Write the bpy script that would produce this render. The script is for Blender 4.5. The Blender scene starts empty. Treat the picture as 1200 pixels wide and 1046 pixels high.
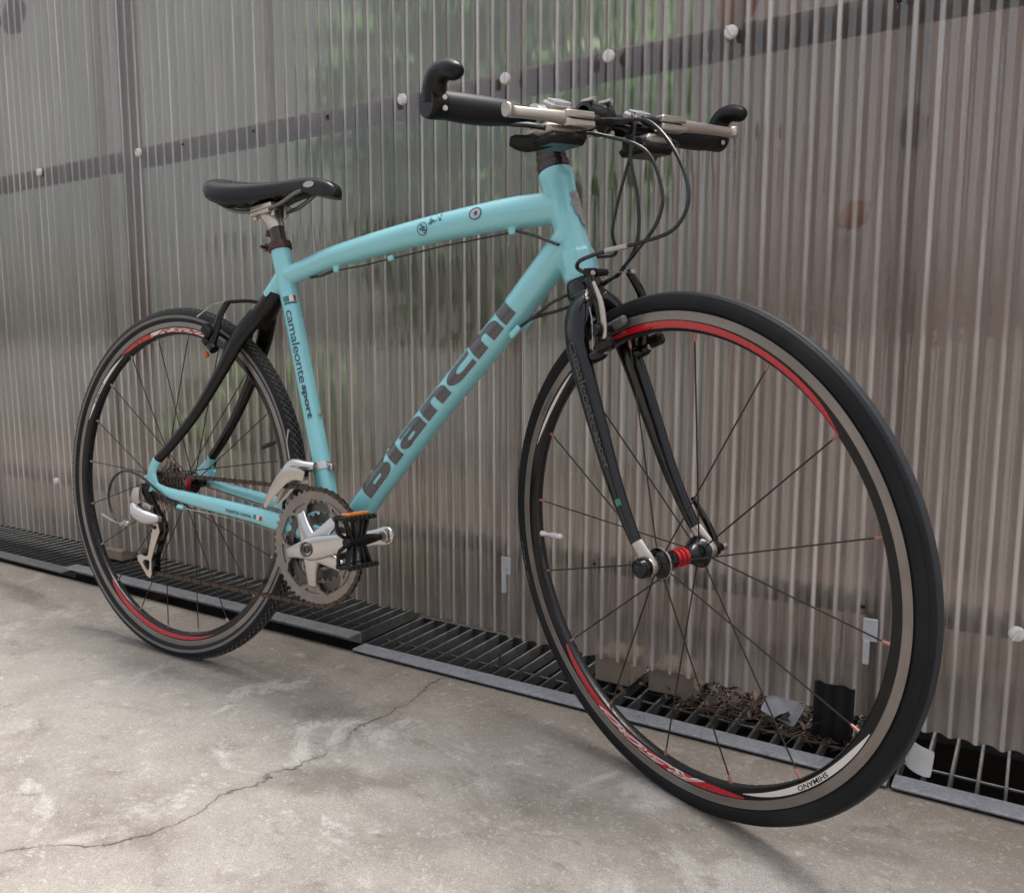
import bpy, bmesh, math, random
from mathutils import Vector, Matrix, noise
from mathutils.geometry import tessellate_polygon
R = math.radians
rnd = random.Random(7)
scn = bpy.context.scene
COL = scn.collection

# ------------------------------------------------------------------ camera, sky, sun, exposure
cam_d = bpy.data.cameras.new("camera")
cam = bpy.data.objects.new("camera", cam_d); COL.objects.link(cam)
_r = Vector((0.834637, 0.5507619, -0.00651215)); _u = Vector((-0.06625816, 0.1121323, 0.99148182)); _d = Vector((-0.54680064, 0.82709593, -0.13008223))
cam.matrix_world = Matrix(((_r.x, _u.x, -_d.x, 1.40484552), (_r.y, _u.y, -_d.y, -1.0535618), (_r.z, _u.z, -_d.z, 0.62195639), (0, 0, 0, 1)))
cam_d.sensor_width = 36; cam_d.sensor_fit = 'HORIZONTAL'
cam_d.lens = 1012.5046 / 1200 * 36
cam_d.shift_x = (600 - 551.849) / 1200; cam_d.shift_y = (525.485 - 523) / 1200
cam_d.clip_start = 0.02; cam_d.clip_end = 400
scn.camera = cam
SUN_EL, SUN_AZ = R(74), R(70)           # azimuth measured from +x towards +y
w = bpy.data.worlds.new("World"); scn.world = w; w.use_nodes = True
nt = w.node_tree; nt.nodes.clear()
sky = nt.nodes.new('ShaderNodeTexSky'); sky.sky_type = 'NISHITA'; sky.sun_disc = False
sky.sun_elevation = SUN_EL; sky.sun_rotation = R(90) - SUN_AZ
sky.air_density = 1.0; sky.dust_density = 6.0; sky.ozone_density = 0.6; sky.altitude = 50
hs = nt.nodes.new('ShaderNodeHueSaturation'); hs.inputs['Saturation'].default_value = 0.32
bg = nt.nodes.new('ShaderNodeBackground'); bg.inputs['Strength'].default_value = 0.13
wo = nt.nodes.new('ShaderNodeOutputWorld')
nt.links.new(sky.outputs[0], hs.inputs['Color']); nt.links.new(hs.outputs[0], bg.inputs[0]); nt.links.new(bg.outputs[0], wo.inputs[0])
sl = bpy.data.lights.new("sun", 'SUN'); sl.energy = 1.1; sl.angle = R(28); sl.color = (1.0, 0.96, 0.9)
sun = bpy.data.objects.new("sun", sl); COL.objects.link(sun)
sd = Vector((math.cos(SUN_EL) * math.cos(SUN_AZ), math.cos(SUN_EL) * math.sin(SUN_AZ), math.sin(SUN_EL)))
sun.rotation_euler = sd.to_track_quat('Z', 'Y').to_euler(); sun.location = sd * 6
scn.view_settings.view_transform = 'Standard'; scn.view_settings.look = 'None'
scn.view_settings.exposure = 1.2; scn.view_settings.gamma = 1.0; scn.view_settings.use_curve_mapping = False
scn.render.engine = 'CYCLES'
scn.cycles.use_denoising = True
scn.cycles.max_bounces = 10; scn.cycles.transmission_bounces = 8; scn.cycles.transparent_max_bounces = 12
scn.cycles.sample_clamp_indirect = 6

# ------------------------------------------------------------------ material helpers
class NT:
    def __init__(s, name):
        s.m = bpy.data.materials.new(name); s.m.use_nodes = True
        s.t = s.m.node_tree; s.t.nodes.clear(); s.out = s.n('ShaderNodeOutputMaterial')
    def n(s, typ, **kw):
        o = s.t.nodes.new(typ)
        for k, v in kw.items(): setattr(o, k, v)
        return o
    def l(s, a, b): s.t.links.new(a, b)
    def coord(s): return s.n('ShaderNodeTexCoord').outputs['Object']
    def noise(s, scale, detail=3, rough=0.5, vec=None, dist=0.0, stretch=None):
        t = s.n('ShaderNodeTexNoise'); t.inputs['Scale'].default_value = scale; t.inputs['Detail'].default_value = detail
        t.inputs['Roughness'].default_value = rough; t.inputs['Distortion'].default_value = dist
        v = vec if vec is not None else s.coord()
        if stretch:
            mp = s.n('ShaderNodeMapping'); mp.inputs['Scale'].default_value = stretch; s.l(v, mp.inputs['Vector']); v = mp.outputs[0]
        s.l(v, t.inputs['Vector']); return t.outputs['Fac']
    def ramp(s, fac, stops, interp='LINEAR'):
        r = s.n('ShaderNodeValToRGB'); cr = r.color_ramp; cr.interpolation = interp
        while len(cr.elements) < len(stops): cr.elements.new(0.5)
        for e, (p, c) in zip(cr.elements, stops):
            e.position = p; e.color = (c, c, c, 1) if isinstance(c, (int, float)) else (*c, 1)
        s.l(fac, r.inputs[0]); return r.outputs[0]
    def mix(s, f, a, b, mode='MIX'):
        m = s.n('ShaderNodeMix', data_type='RGBA', blend_type=mode)
        for sock, v in ((m.inputs[0], f), (m.inputs[6], a), (m.inputs[7], b)):
            if isinstance(v, (int, float)): sock.default_value = v if sock is m.inputs[0] else (v, v, v, 1)
            elif isinstance(v, tuple): sock.default_value = (*v, 1)
            else: s.l(v, sock)
        return m.outputs[2]
    def math(s, op, a, b=0.0, c=None, clamp=False):
        m = s.n('ShaderNodeMath', operation=op, use_clamp=clamp)
        for i, v in enumerate((a, b) if c is None else (a, b, c)):
            if isinstance(v, (int, float)): m.inputs[i].default_value = v
            else: s.l(v, m.inputs[i])
        return m.outputs[0]
    def bump(s, h, strength=0.3, dist=0.001, normal=None):
        b = s.n('ShaderNodeBump'); b.inputs['Strength'].default_value = strength; b.inputs['Distance'].default_value = dist
        s.l(h, b.inputs['Height'])
        if normal is not None: s.l(normal, b.inputs['Normal'])
        return b.outputs[0]
    def pbr(s, col, rough=0.5, metal=0.0, normal=None, coat=0.0, spec=None, trans=0.0, coat_rough=0.05):
        p = s.n('ShaderNodeBsdfPrincipled')
        for key, v in (('Base Color', col), ('Roughness', rough), ('Metallic', metal)):
            if isinstance(v, (int, float)): p.inputs[key].default_value = v
            elif isinstance(v, tuple): p.inputs[key].default_value = (*v, 1)
            else: s.l(v, p.inputs[key])
        p.inputs['Coat Weight'].default_value = coat; p.inputs['Coat Roughness'].default_value = coat_rough
        if spec is not None: p.inputs['Specular IOR Level'].default_value = spec
        p.inputs['Transmission Weight'].default_value = trans
        if normal is not None: s.l(normal, p.inputs['Normal'])
        s.l(p.outputs[0], s.out.inputs[0]); return p

def simple(name, col, rough=0.5, metal=0.0, var=0.12, scale=40, bump=0.0, coat=0.0, rvar=0.1, spec=None, coat_rough=0.05):
    m = NT(name); f = m.noise(scale, 4, 0.6)
    c = m.mix(f, tuple(x * (1 - var) for x in col), tuple(min(1, x * (1 + var)) for x in col))
    r = m.math('MULTIPLY_ADD', m.noise(scale * 2.3, 3), rvar * 2, rough - rvar)
    nrm = m.bump(m.noise(scale * 8, 3), bump, 0.0006) if bump else None
    m.pbr(c, r, metal, nrm, coat, spec, coat_rough=coat_rough); return m.m

M = {}
# celeste paint with faint orange peel and thin dust
m = NT('celeste_paint'); f = m.noise(14, 4)
c = m.mix(f, (0.19, 0.485, 0.525), (0.205, 0.515, 0.555))
dust = m.ramp(m.noise(320, 2), [(0.66, 0.0), (0.74, 1.0)])
c = m.mix(m.math('MULTIPLY', dust, 0.12), c, (0.45, 0.5, 0.47))
m.pbr(c, m.math('MULTIPLY_ADD', m.noise(9, 3), 0.04, 0.30), 0, m.bump(m.noise(260, 2), 0.02, 0.0004), coat=1.0, coat_rough=0.03); M['celeste'] = m.m
# tyre rubber
def rubber(name, base, tread):
    m = NT(name); c = m.mix(m.noise(60, 4), tuple(x * .75 for x in base), tuple(x * 1.35 for x in base))
    c = m.mix(m.ramp(m.noise(7, 3), [(0.45, 0), (0.75, 0.35)]), c, (0.04, 0.038, 0.036))
    m.pbr(c, m.math('MULTIPLY_ADD', m.noise(25, 3), 0.2, 0.45), 0, m.bump(m.noise(900, 3), 0.25, 0.0004), spec=0.2); return m.m
M['tyre'] = rubber('tyre_rubber', (0.0065, 0.0068, 0.0078), 0)
M['tyre_rear'] = rubber('rear_tyre_rubber', (0.009, 0.009, 0.0095), 1)
M['tyre_side'] = simple('tyre_sidewall', (0.075, 0.072, 0.07), 0.6, 0, .3, 90)
M['tread'] = rubber('worn_tread_sky_sheen', (0.026, 0.028, 0.033), 0)  # dusty worn crown, greyed further to paint in the sky's reflection
m = NT('brake_track'); co = m.coord()
c = m.mix(m.noise(30, 4), (0.19, 0.165, 0.15), (0.31, 0.28, 0.26)); c = m.mix(m.ramp(m.noise(7, 2), [(0.4, 0), (0.7, .35)]), c, (0.12, 0.095, 0.085))
m.pbr(c, 0.36, 0.8, m.bump(m.noise(500, 2), 0.2, 0.0002)); M['track'] = m.m
M['rim_black'] = simple('rim_black', (0.004, 0.004, 0.0045), 0.2, 0, .2, 50, rvar=.05, spec=.3)
M['rim_grey'] = simple('rim_spoke_bed', (0.012, 0.012, 0.014), 0.25, 0.1, .2, 50, coat=.3)
M['red'] = simple('red_decal', (0.40, 0.004, 0.011), 0.3, 0, .15, 60, coat=.4)
M['white_decal'] = simple('white_decal', (0.62, 0.58, 0.54), 0.35, 0, .08, 60, coat=.3)
M['spoke'] = simple('spoke_steel', (0.035, 0.027, 0.024), 0.35, 0.6, .2, 60)
M['nipple_red'] = simple('nipple_red', (0.36, 0.15, 0.13), 0.4, 0.4, .2, 200)
M['nipple_grey'] = simple('nipple_grey', (0.32, 0.27, 0.25), 0.4, 0.6, .2, 200)
M['gloss_black'] = simple('gloss_black', (0.003, 0.003, 0.0035), 0.10, 0, .2, 30, rvar=.04, spec=.38)
M['carbon'] = simple('satin_black_carbon', (0.006, 0.004, 0.0035), 0.22, 0, .25, 30, rvar=.05, spec=.3)
M['fork_black'] = simple('fork_black', (0.003, 0.003, 0.0035), 0.20, 0, .2, 24, rvar=.04, spec=.3, coat=.35, coat_rough=.03)
M['plastic'] = simple('black_plastic', (0.006, 0.006, 0.0065), 0.34, 0, .25, 60, bump=.08, spec=.25)
M['grip'] = simple('grip_rubber', (0.009, 0.009, 0.0105), 0.45, 0, .25, 45, bump=.12, spec=.28)
M['saddle'] = simple('saddle_leather', (0.005, 0.004, 0.0045), 0.27, 0, .2, 70, bump=.12, rvar=.05, spec=.4)
M['saddle_rail'] = simple('saddle_rail', (0.16, 0.155, 0.15), 0.4, 0.7, .2, 60)
M['alloy'] = simple('polished_alloy', (0.52, 0.50, 0.485), 0.25, 0.97, .06, 12, rvar=.03)
M['alloy_dull'] = simple('dull_alloy', (0.40, 0.37, 0.345), 0.42, 0.8, .18, 45, bump=.06)
M['champagne'] = simple('champagne_alloy', (0.50, 0.45, 0.405), 0.32, 0.85, .12, 40)
M['ring'] = simple('chainring_alloy', (0.235, 0.205, 0.185), 0.45, 0.7, .25, 55, bump=.1)
M['ring_dark'] = simple('inner_ring', (0.11, 0.098, 0.09), 0.45, 0.75, .3, 60)
M['chain'] = simple('dirty_chain', (0.075, 0.054, 0.044), 0.4, 0.75, .5, 160, bump=.2)
M['cassette'] = simple('cassette_steel', (0.36, 0.30, 0.26), 0.3, 0.9, .35, 120)
M['brown_ano'] = simple('brown_clamp', (0.075, 0.036, 0.032), 0.28, 0.6, .2, 60)
M['post'] = simple('seatpost', (0.040, 0.028, 0.026), 0.26, 0.4, .2, 60, coat=.3)
M['cable'] = simple('cable_housing', (0.006, 0.006, 0.007), 0.28, 0, .2, 60, coat=.1)
M['wire'] = simple('bare_wire', (0.38, 0.36, 0.34), 0.35, 0.8, .15, 90)
M['navy'] = simple('navy_lettering', (0.018, 0.045, 0.070), 0.3, 0, .1, 60, coat=.4)
M['smoke'] = simple('smoke_lettering', (0.068, 0.060, 0.064), 0.25, 0.2, .08, 60, coat=.5)
M['sky_edge'] = simple('pale_letter_edge', (0.30, 0.52, 0.62), 0.3, 0, .1, 60, coat=.4)
M['grey_letter'] = simple('grey_lettering', (0.045, 0.047, 0.05), 0.35, 0, .1, 60)
M['green'] = simple('green_mark', (0.02, 0.17, 0.12), 0.35, 0, .1, 60)
M['white'] = simple('white_mark', (0.62, 0.58, 0.55), 0.4, 0, .06, 60)
M['silver_badge'] = simple('silver_badge', (0.42, 0.42, 0.43), 0.3, 0.6, .35, 130)
M['orange'] = simple('orange_reflector', (0.42, 0.13, 0.012), 0.25, 0, .2, 200, coat=.6)
M['pad'] = simple('brake_pad', (0.12, 0.115, 0.11), 0.6, 0, .25, 90)
M['clearplastic'] = simple('milky_cap', (0.60, 0.575, 0.56), 0.35, 0, .12, 120)
# galvanised
def galv(name, lo, hi, rough, metal=.35):
    m = NT(name); v = m.n('ShaderNodeTexVoronoi'); v.inputs['Scale'].default_value = 160; m.l(m.coord(), v.inputs['Vector'])
    f = m.math('MULTIPLY_ADD', v.outputs['Distance'], .45, m.math('MULTIPLY', m.noise(22, 5, .65), .8))
    c = m.mix(m.ramp(f, [(0.25, 0), (0.8, 1)]), lo, hi)
    stain = m.ramp(m.noise(14, 5, .7), [(0.60, 0), (0.66, 1)])
    c = m.mix(m.math('MULTIPLY', stain, .6), c, (0.055, 0.05, 0.045))
    m.pbr(c, rough, metal, m.bump(m.noise(300, 4), .3, .0005)); return m.m
M['galv'] = galv('galvanised_strip', (0.19, 0.20, 0.215), (0.34, 0.355, 0.38), .5)
M['galv_dark'] = galv('dirty_grate_steel', (0.035, 0.034, 0.034), (0.10, 0.098, 0.096), .6)
M['galv_dull'] = galv('dull_grate_strip', (0.10, 0.095, 0.09), (0.17, 0.165, 0.16), .6)
M['wood'] = simple('weathered_timber', (0.040, 0.018, 0.013), 0.75, 0, .4, 18, bump=.5)
M['wood2'] = simple('old_board', (0.40, 0.33, 0.30), 0.8, 0, .35, 6, bump=.5)
M['block'] = simple('brown_block', (0.21, 0.16, 0.12), 0.85, 0, .25, 30, bump=.5)
M['soil'] = simple('dark_soil', (0.022, 0.018, 0.015), 0.95, 0, .5, 30, bump=.9)
M['litter'] = simple('dead_leaf', (0.055, 0.032, 0.02), 0.8, 0, .6, 35)
M['rust_leaf'] = simple('rust_leaf', (0.30, 0.10, 0.04), .8, 0, .3, 40); M['leafdark'] = simple('leaf_dark', (0.022, 0.015, 0.012), .7, 0, .5, 50)
M['leaf'] = simple('hedge_leaf', (0.12, 0.28, 0.055), 0.5, 0, .5, 3)
M['bark'] = simple('bark', (0.07, 0.05, 0.04), 0.9, 0, .3, 20, bump=.6)
M['render'] = simple('mossy_render', (0.31, 0.36, 0.32), 0.85, 0, .5, 1.1)
M['greenery'] = simple('garden_soil', (0.10, 0.078, 0.058), 0.9, 0, .4, 8)

# concrete ground
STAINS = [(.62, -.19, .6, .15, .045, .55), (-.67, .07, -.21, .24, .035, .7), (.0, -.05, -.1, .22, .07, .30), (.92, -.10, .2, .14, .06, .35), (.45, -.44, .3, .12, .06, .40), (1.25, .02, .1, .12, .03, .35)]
m = NT('old_concrete'); co = m.coord()
sep = m.n('ShaderNodeSeparateXYZ'); m.l(co, sep.inputs[0])
big = m.noise(2.2, 5, .62, co); mid = m.noise(11, 6, .7, co); fine = m.noise(160, 4, .7, co); grit = m.noise(520, 2, .6, co)
c = m.mix(m.ramp(big, [(0.30, 0), (0.70, 1)]), (0.182, 0.161, 0.139), (0.345, 0.320, 0.290))
c = m.mix(m.ramp(mid, [(0.35, 0.0), (0.7, 0.55)]), c, (0.42, 0.385, 0.345))
# warmer, sandier strip next to the grates
strip = m.math('SUBTRACT', 1.0, m.math('MULTIPLY', m.math('SUBTRACT', 0.22, sep.outputs[1]), 3.2, clamp=True), clamp=True)
strip = m.math('MULTIPLY', strip, m.ramp(m.noise(5, 4, .6, co), [(0.3, .3), (0.6, 1)]))
c = m.mix(m.math('MULTIPLY', strip, .85), c, (0.225, 0.182, 0.138))
# pale scaled patches
pn = m.noise(5.5, 7, .72, co, .6); patch = m.ramp(pn, [(0.56, 0), (0.63, 1)])
ctr = m.n('ShaderNodeVectorMath', operation='DISTANCE'); m.l(co, ctr.inputs[0]); ctr.inputs[1].default_value = (0.50, -0.12, 0)
near = m.ramp(ctr.outputs['Value'], [(0.12, 1.0), (0.75, 0.4)])
c = m.mix(m.math('MULTIPLY', m.math('MULTIPLY', patch, near), .7), c, (0.56, 0.535, 0.51))
spk = m.ramp(m.noise(26, 6, .75, co), [(0.62, 0), (0.66, 1)]); c = m.mix(m.math('MULTIPLY', spk, .5), c, (0.56, 0.53, 0.50))
# damp dark spots and drips
dk = m.ramp(m.noise(10, 7, .75, co, .3, (1.0, 1.8, 1)), [(0.58, 0), (0.68, 1)]); c = m.mix(m.math('MULTIPLY', dk, .6), c, (0.125, 0.10, 0.08))
st = m.ramp(m.noise(2.6, 8, .72, co, .5, (1.3, 2.2, 1)), [(0.54, 0), (0.68, 1)]); c = m.mix(m.math('MULTIPLY', st, .55), c, (0.13, 0.105, 0.085))
dots = m.n('ShaderNodeTexVoronoi'); dots.inputs['Scale'].default_value = 21; dots.inputs['Randomness'].default_value = 1; m.l(co, dots.inputs['Vector'])
dsz = m.math('MULTIPLY', m.ramp(m.noise(2.0, 2, .5, co), [(0.48, 0), (0.62, 1)]), 0.20)
dt = m.math('LESS_THAN', dots.outputs['Distance'], dsz); 
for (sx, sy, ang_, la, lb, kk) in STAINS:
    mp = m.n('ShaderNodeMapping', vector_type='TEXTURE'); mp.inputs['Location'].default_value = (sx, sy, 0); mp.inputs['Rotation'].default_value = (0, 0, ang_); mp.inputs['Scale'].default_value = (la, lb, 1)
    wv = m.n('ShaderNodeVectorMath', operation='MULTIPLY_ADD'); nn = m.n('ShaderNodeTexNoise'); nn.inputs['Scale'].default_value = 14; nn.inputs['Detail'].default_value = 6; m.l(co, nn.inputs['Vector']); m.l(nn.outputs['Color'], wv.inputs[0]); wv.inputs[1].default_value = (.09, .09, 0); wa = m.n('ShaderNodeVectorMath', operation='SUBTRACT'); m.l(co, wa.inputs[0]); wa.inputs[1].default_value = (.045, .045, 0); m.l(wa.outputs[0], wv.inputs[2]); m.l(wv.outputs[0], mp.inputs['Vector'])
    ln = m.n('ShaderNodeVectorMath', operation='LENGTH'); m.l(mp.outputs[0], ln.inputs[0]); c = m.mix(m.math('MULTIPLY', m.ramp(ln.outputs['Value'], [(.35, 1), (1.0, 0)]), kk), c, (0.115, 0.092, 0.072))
c = m.mix(m.math('MULTIPLY', m.ramp(grit, [(0.42, 1), (0.5, 0)]), .42), c, (0.11, 0.10, 0.09))
c = m.mix(m.math('MULTIPLY', m.ramp(fine, [(0.56, 0), (0.66, 1)]), .35), c, (0.55, 0.52, 0.48))
# crack: x = f(y) + jitter
ym = m.n('ShaderNodeMapRange'); m.l(sep.outputs[1], ym.inputs[0]); ym.inputs[1].default_value = -1.1; ym.inputs[2].default_value = 0.25
crv = m.n('ShaderNodeFloatCurve'); m.l(ym.outputs[0], crv.inputs['Value'])
pts = [(-1.1, -.10), (-.80, .13), (-.55, .375), (-.424, .502), (-.314, .508), (-.133, .534), (.101, .527), (.25, .531)]
cm = crv.mapping.curves[0]
while len(cm.points) < len(pts): cm.points.new(.5, .5)
for p_, (y_, x_) in zip(cm.points, pts): p_.location = ((y_ + 1.1) / 1.35, (x_ + .2))
crv.mapping.update()
jit = m.math('MULTIPLY', m.math('SUBTRACT', m.noise(9, 8, .7, co), .5), .10)
cx = m.math('ADD', m.math('SUBTRACT', crv.outputs[0], .2), jit)
cdist = m.math('ABSOLUTE', m.math('SUBTRACT', sep.outputs[0], cx))
cw = m.math('MULTIPLY_ADD', m.noise(14, 3, .6, co), .006, -.0008)
crack = m.math('SUBTRACT', 1.0, m.math('DIVIDE', cdist, cw, clamp=True), clamp=True)
crack = m.math('MULTIPLY', crack, m.ramp(m.noise(7, 4, .6, co), [(0.36, .12), (0.56, 1)]))
halo = m.math('SUBTRACT', 1.0, m.math('MULTIPLY', cdist, 60, clamp=True), clamp=True)
c = m.mix(m.math('MULTIPLY', halo, .30), c, (0.15, 0.125, 0.105)); c = m.mix(m.math('MULTIPLY', crack, .75), c, (0.05, 0.028, 0.024))
pv = m.n('ShaderNodeTexVoronoi'); pv.inputs['Scale'].default_value = 240; m.l(co, pv.inputs['Vector']); pore = m.math('MULTIPLY', m.ramp(pv.outputs['Distance'], [(.10, 1), (.26, 0)]), m.ramp(m.noise(30, 4, .6, co), [(.50, 0), (.60, 1)])); c = m.mix(m.math('MULTIPLY', pore, .55), c, (0.08, 0.068, 0.058))
h = m.math('ADD', m.math('MULTIPLY', mid, .6), m.math('MULTIPLY', fine, .35)); h = m.math('ADD', h, m.math('MULTIPLY', grit, .2)); h = m.math('SUBTRACT', h, m.math('MULTIPLY', crack, 1.6))
rg = m.math('MULTIPLY_ADD', big, .35, .55)
m.pbr(c, rg, 0, m.bump(h, .55, .004), spec=.35); M['concrete'] = m.m

# weathered translucent corrugated polycarbonate
m = NT('corrugated_polycarbonate'); co = m.coord()
sep = m.n('ShaderNodeSeparateXYZ'); m.l(co, sep.inputs[0]); X, Z = sep.outputs[0], sep.outputs[2]
low = m.math('SUBTRACT', 1.0, m.math('MULTIPLY', m.math('SUBTRACT', Z, .03), 1.6, clamp=True), clamp=True)
streak = m.noise(30, 5, .65, co, 0, (1, 1, .05)); blot = m.noise(3.0, 5, .6, co, 0, (1, 1, .6)); spots = m.noise(230, 2, .5, co)
dirtc = m.mix(m.ramp(streak, [(0.36, 0), (0.64, 1)]), (0.085, 0.066, 0.058), (0.34, 0.295, 0.28))
dirtc = m.mix(m.math('MULTIPLY', m.ramp(m.noise(4.5, 4, .6, co, 0, (1, 1, .35)), [(0.50, 0), (0.66, 1)]), m.math('MULTIPLY', low, 0.8)), dirtc, (0.17, 0.15, 0.07))
rust = m.ramp(m.noise(6, 4, .6, co, 0, (1, 1, 1.6)), [(0.60, 0), (0.70, 1)]); dirtc = m.mix(m.math('MULTIPLY', rust, m.math('MULTIPLY', low, .5)), dirtc, (0.20, 0.11, 0.075))
frac = m.math('ADD', m.math('MULTIPLY', low, .46), m.math('MULTIPLY_ADD', blot, .34, .06), clamp=True)
frac = m.math('ADD', frac, m.math('MULTIPLY', m.ramp(spots, [(0.70, 0), (0.76, 1)]), .4), clamp=True)
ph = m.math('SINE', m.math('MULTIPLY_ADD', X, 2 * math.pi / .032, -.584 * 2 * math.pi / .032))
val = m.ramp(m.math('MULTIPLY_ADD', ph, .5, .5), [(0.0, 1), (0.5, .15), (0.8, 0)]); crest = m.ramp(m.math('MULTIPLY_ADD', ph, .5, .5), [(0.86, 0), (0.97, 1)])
lime_glint = m.math('MULTIPLY', crest, m.ramp(m.noise(16, 5, .7, co, 0, (1, 1, .08)), [(0.36, .15), (0.66, 1)]))  # crest streaks: water residue, plus ridge highlights painted in as pale colour
drip = m.ramp(m.noise(85, 5, .7, co, 0, (1, 1, .06)), [(0.56, 0), (0.66, 1)]); drip = m.math('MULTIPLY', drip, m.ramp(m.noise(5, 4, .6, co, 0, (1, 1, .5)), [(0.40, .1), (0.62, 1)]))
dirtc = m.mix(m.math('MULTIPLY', drip, .6), dirtc, (0.40, 0.37, 0.33))
dk2 = m.ramp(m.noise(70, 5, .7, co, 0, (1, 1, .07)), [(0.56, 0), (0.68, 1)]); dirtc = m.mix(m.math('MULTIPLY', dk2, .6), dirtc, (0.045, 0.036, 0.030))
frac = m.math('ADD', frac, m.math('ADD', m.math('MULTIPLY', drip, .28), m.math('MULTIPLY', dk2, .25)), clamp=True)
fleck = m.ramp(m.noise(420, 1, .5, co, 0, (1, 1, .6)), [(0.72, 0), (0.76, 1)]); dirtc = m.mix(m.math('MULTIPLY', fleck, .8), dirtc, (0.62, 0.60, 0.57)); frac = m.math('ADD', frac, m.math('MULTIPLY', fleck, .5), clamp=True)
dirtc = m.mix(m.math('MULTIPLY', val, .55), dirtc, (0.075, 0.058, 0.050)); dirtc = m.mix(m.math('MULTIPLY', lime_glint, .85), dirtc, (0.58, 0.545, 0.53))
frac = m.math('ADD', frac, m.math('ADD', m.math('MULTIPLY', m.math('MULTIPLY', val, m.math('MULTIPLY_ADD', low, .35, .65)), m.math('MULTIPLY_ADD', streak, .8, -.05)), m.math('MULTIPLY', lime_glint, .75)), clamp=True)
drop = m.n('ShaderNodeTexVoronoi'); drop.inputs['Scale'].default_value = 210; m.l(co, drop.inputs['Vector'])
dh = m.ramp(drop.outputs['Distance'], [(0.0, 1), (0.28, 0)])
dm = m.math('MULTIPLY', dh, m.ramp(m.noise(9, 3, .6, co), [(0.45, 0), (0.65, 1)]))
nrm = m.bump(m.math('ADD', m.math('MULTIPLY', m.noise(45, 4, .6, co, 0, (1, 1, .3)), .7), dm), .5, .0014)
dif = m.n('ShaderNodeBsdfDiffuse'); m.l(dirtc, dif.inputs['Color']); m.l(nrm, dif.inputs['Normal'])
trl = m.n('ShaderNodeBsdfTranslucent'); trl.inputs['Color'].default_value = (0.42, 0.36, 0.32, 1)
ds = m.n('ShaderNodeMixShader'); ds.inputs[0].default_value = .3; m.l(dif.outputs[0], ds.inputs[1]); m.l(trl.outputs[0], ds.inputs[2])
rf = m.n('ShaderNodeBsdfRefraction'); rf.inputs['Color'].default_value = (0.76, 0.70, 0.68, 1); rf.inputs['Roughness'].default_value = .33; rf.inputs['IOR'].default_value = 1.15; m.l(nrm, rf.inputs['Normal'])
mx = m.n('ShaderNodeMixShader'); m.l(frac, mx.inputs[0]); m.l(rf.outputs[0], mx.inputs[1]); m.l(ds.outputs[0], mx.inputs[2])
gl = m.n('ShaderNodeBsdfGlossy'); gl.inputs['Color'].default_value = (1, 1, 1, 1); m.l(m.math('MULTIPLY_ADD', blot, .08, m.math('MULTIPLY_ADD', low, .08, .02)), gl.inputs['Roughness']); m.l(nrm, gl.inputs['Normal'])
fr = m.n('ShaderNodeFresnel'); fr.inputs['IOR'].default_value = 1.85; m.l(nrm, fr.inputs['Normal'])
mg = m.n('ShaderNodeMixShader'); m.l(fr.outputs[0], mg.inputs[0]); m.l(mx.outputs[0], mg.inputs[1]); m.l(gl.outputs[0], mg.inputs[2])
geo = m.n('ShaderNodeNewGeometry'); tb = m.n('ShaderNodeBsdfTransparent'); tb.inputs[0].default_value = (.97, .96, .95, 1)
mb = m.n('ShaderNodeMixShader'); m.l(geo.outputs['Backfacing'], mb.inputs[0]); m.l(mg.outputs[0], mb.inputs[1]); m.l(tb.outputs[0], mb.inputs[2])
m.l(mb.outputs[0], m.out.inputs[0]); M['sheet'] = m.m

# ------------------------------------------------------------------ mesh helpers
def obj(name, verts, faces, mats, parent=None, midx=None, ang=35, smooth=True, xf=None):
    if xf: verts = [xf(v) for v in verts]
    me = bpy.data.meshes.new(name); me.from_pydata([tuple(v) for v in verts], [], faces)
    for mt in (mats if isinstance(mats, (list, tuple)) else [mats]): me.materials.append(M[mt] if isinstance(mt, str) else mt)
    if midx: me.polygons.foreach_set('material_index', midx)
    bm = bmesh.new(); bm.from_mesh(me); bmesh.ops.remove_doubles(bm, verts=bm.verts, dist=1e-6); bmesh.ops.recalc_face_normals(bm, faces=bm.faces); bm.to_mesh(me); bm.free()
    if smooth:
        me.shade_smooth(); me.set_sharp_from_angle(angle=R(ang))
    o = bpy.data.objects.new(name, me); COL.objects.link(o)
    if parent: o.parent = parent
    return o
def empty(name, parent=None, loc=(0, 0, 0)):
    o = bpy.data.objects.new(name, None); COL.objects.link(o); o.location = loc; o.empty_display_size = .05
    if parent: o.parent = parent
    return o
class MB:
    def __init__(s): s.v = []; s.f = []; s.m = []
    def add(s, vf, mi=0):
        v, f = vf[0], vf[1]; k = len(s.v); s.v += [Vector(x) for x in v]; s.f += [tuple(i + k for i in q) for q in f]
        s.m += list(vf[2]) if len(vf) > 2 else [mi] * len(f); return s
    def build(s, name, mats, parent=None, **kw): return obj(name, s.v, s.f, mats, parent, s.m, **kw)
V = Vector
def smoothpath(pts, n=6):
    "Catmull-Rom through pts; each pt a tuple of any length"
    P = [tuple(p) for p in pts]; P = [tuple(2 * a - b for a, b in zip(P[0], P[1]))] + P + [tuple(2 * a - b for a, b in zip(P[-1], P[-2]))]; out = []
    for i in range(1, len(P) - 2):
        for k in range(n):
            t = k / n; out.append(tuple(.5 * ((2 * b) + (-a + c) * t + (2 * a - 5 * b + 4 * c - d) * t * t + (-a + 3 * b - 3 * c + d) * t ** 3) for a, b, c, d in zip(P[i - 1], P[i], P[i + 1], P[i + 2])))
    out.append(P[-2]); return out
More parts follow.
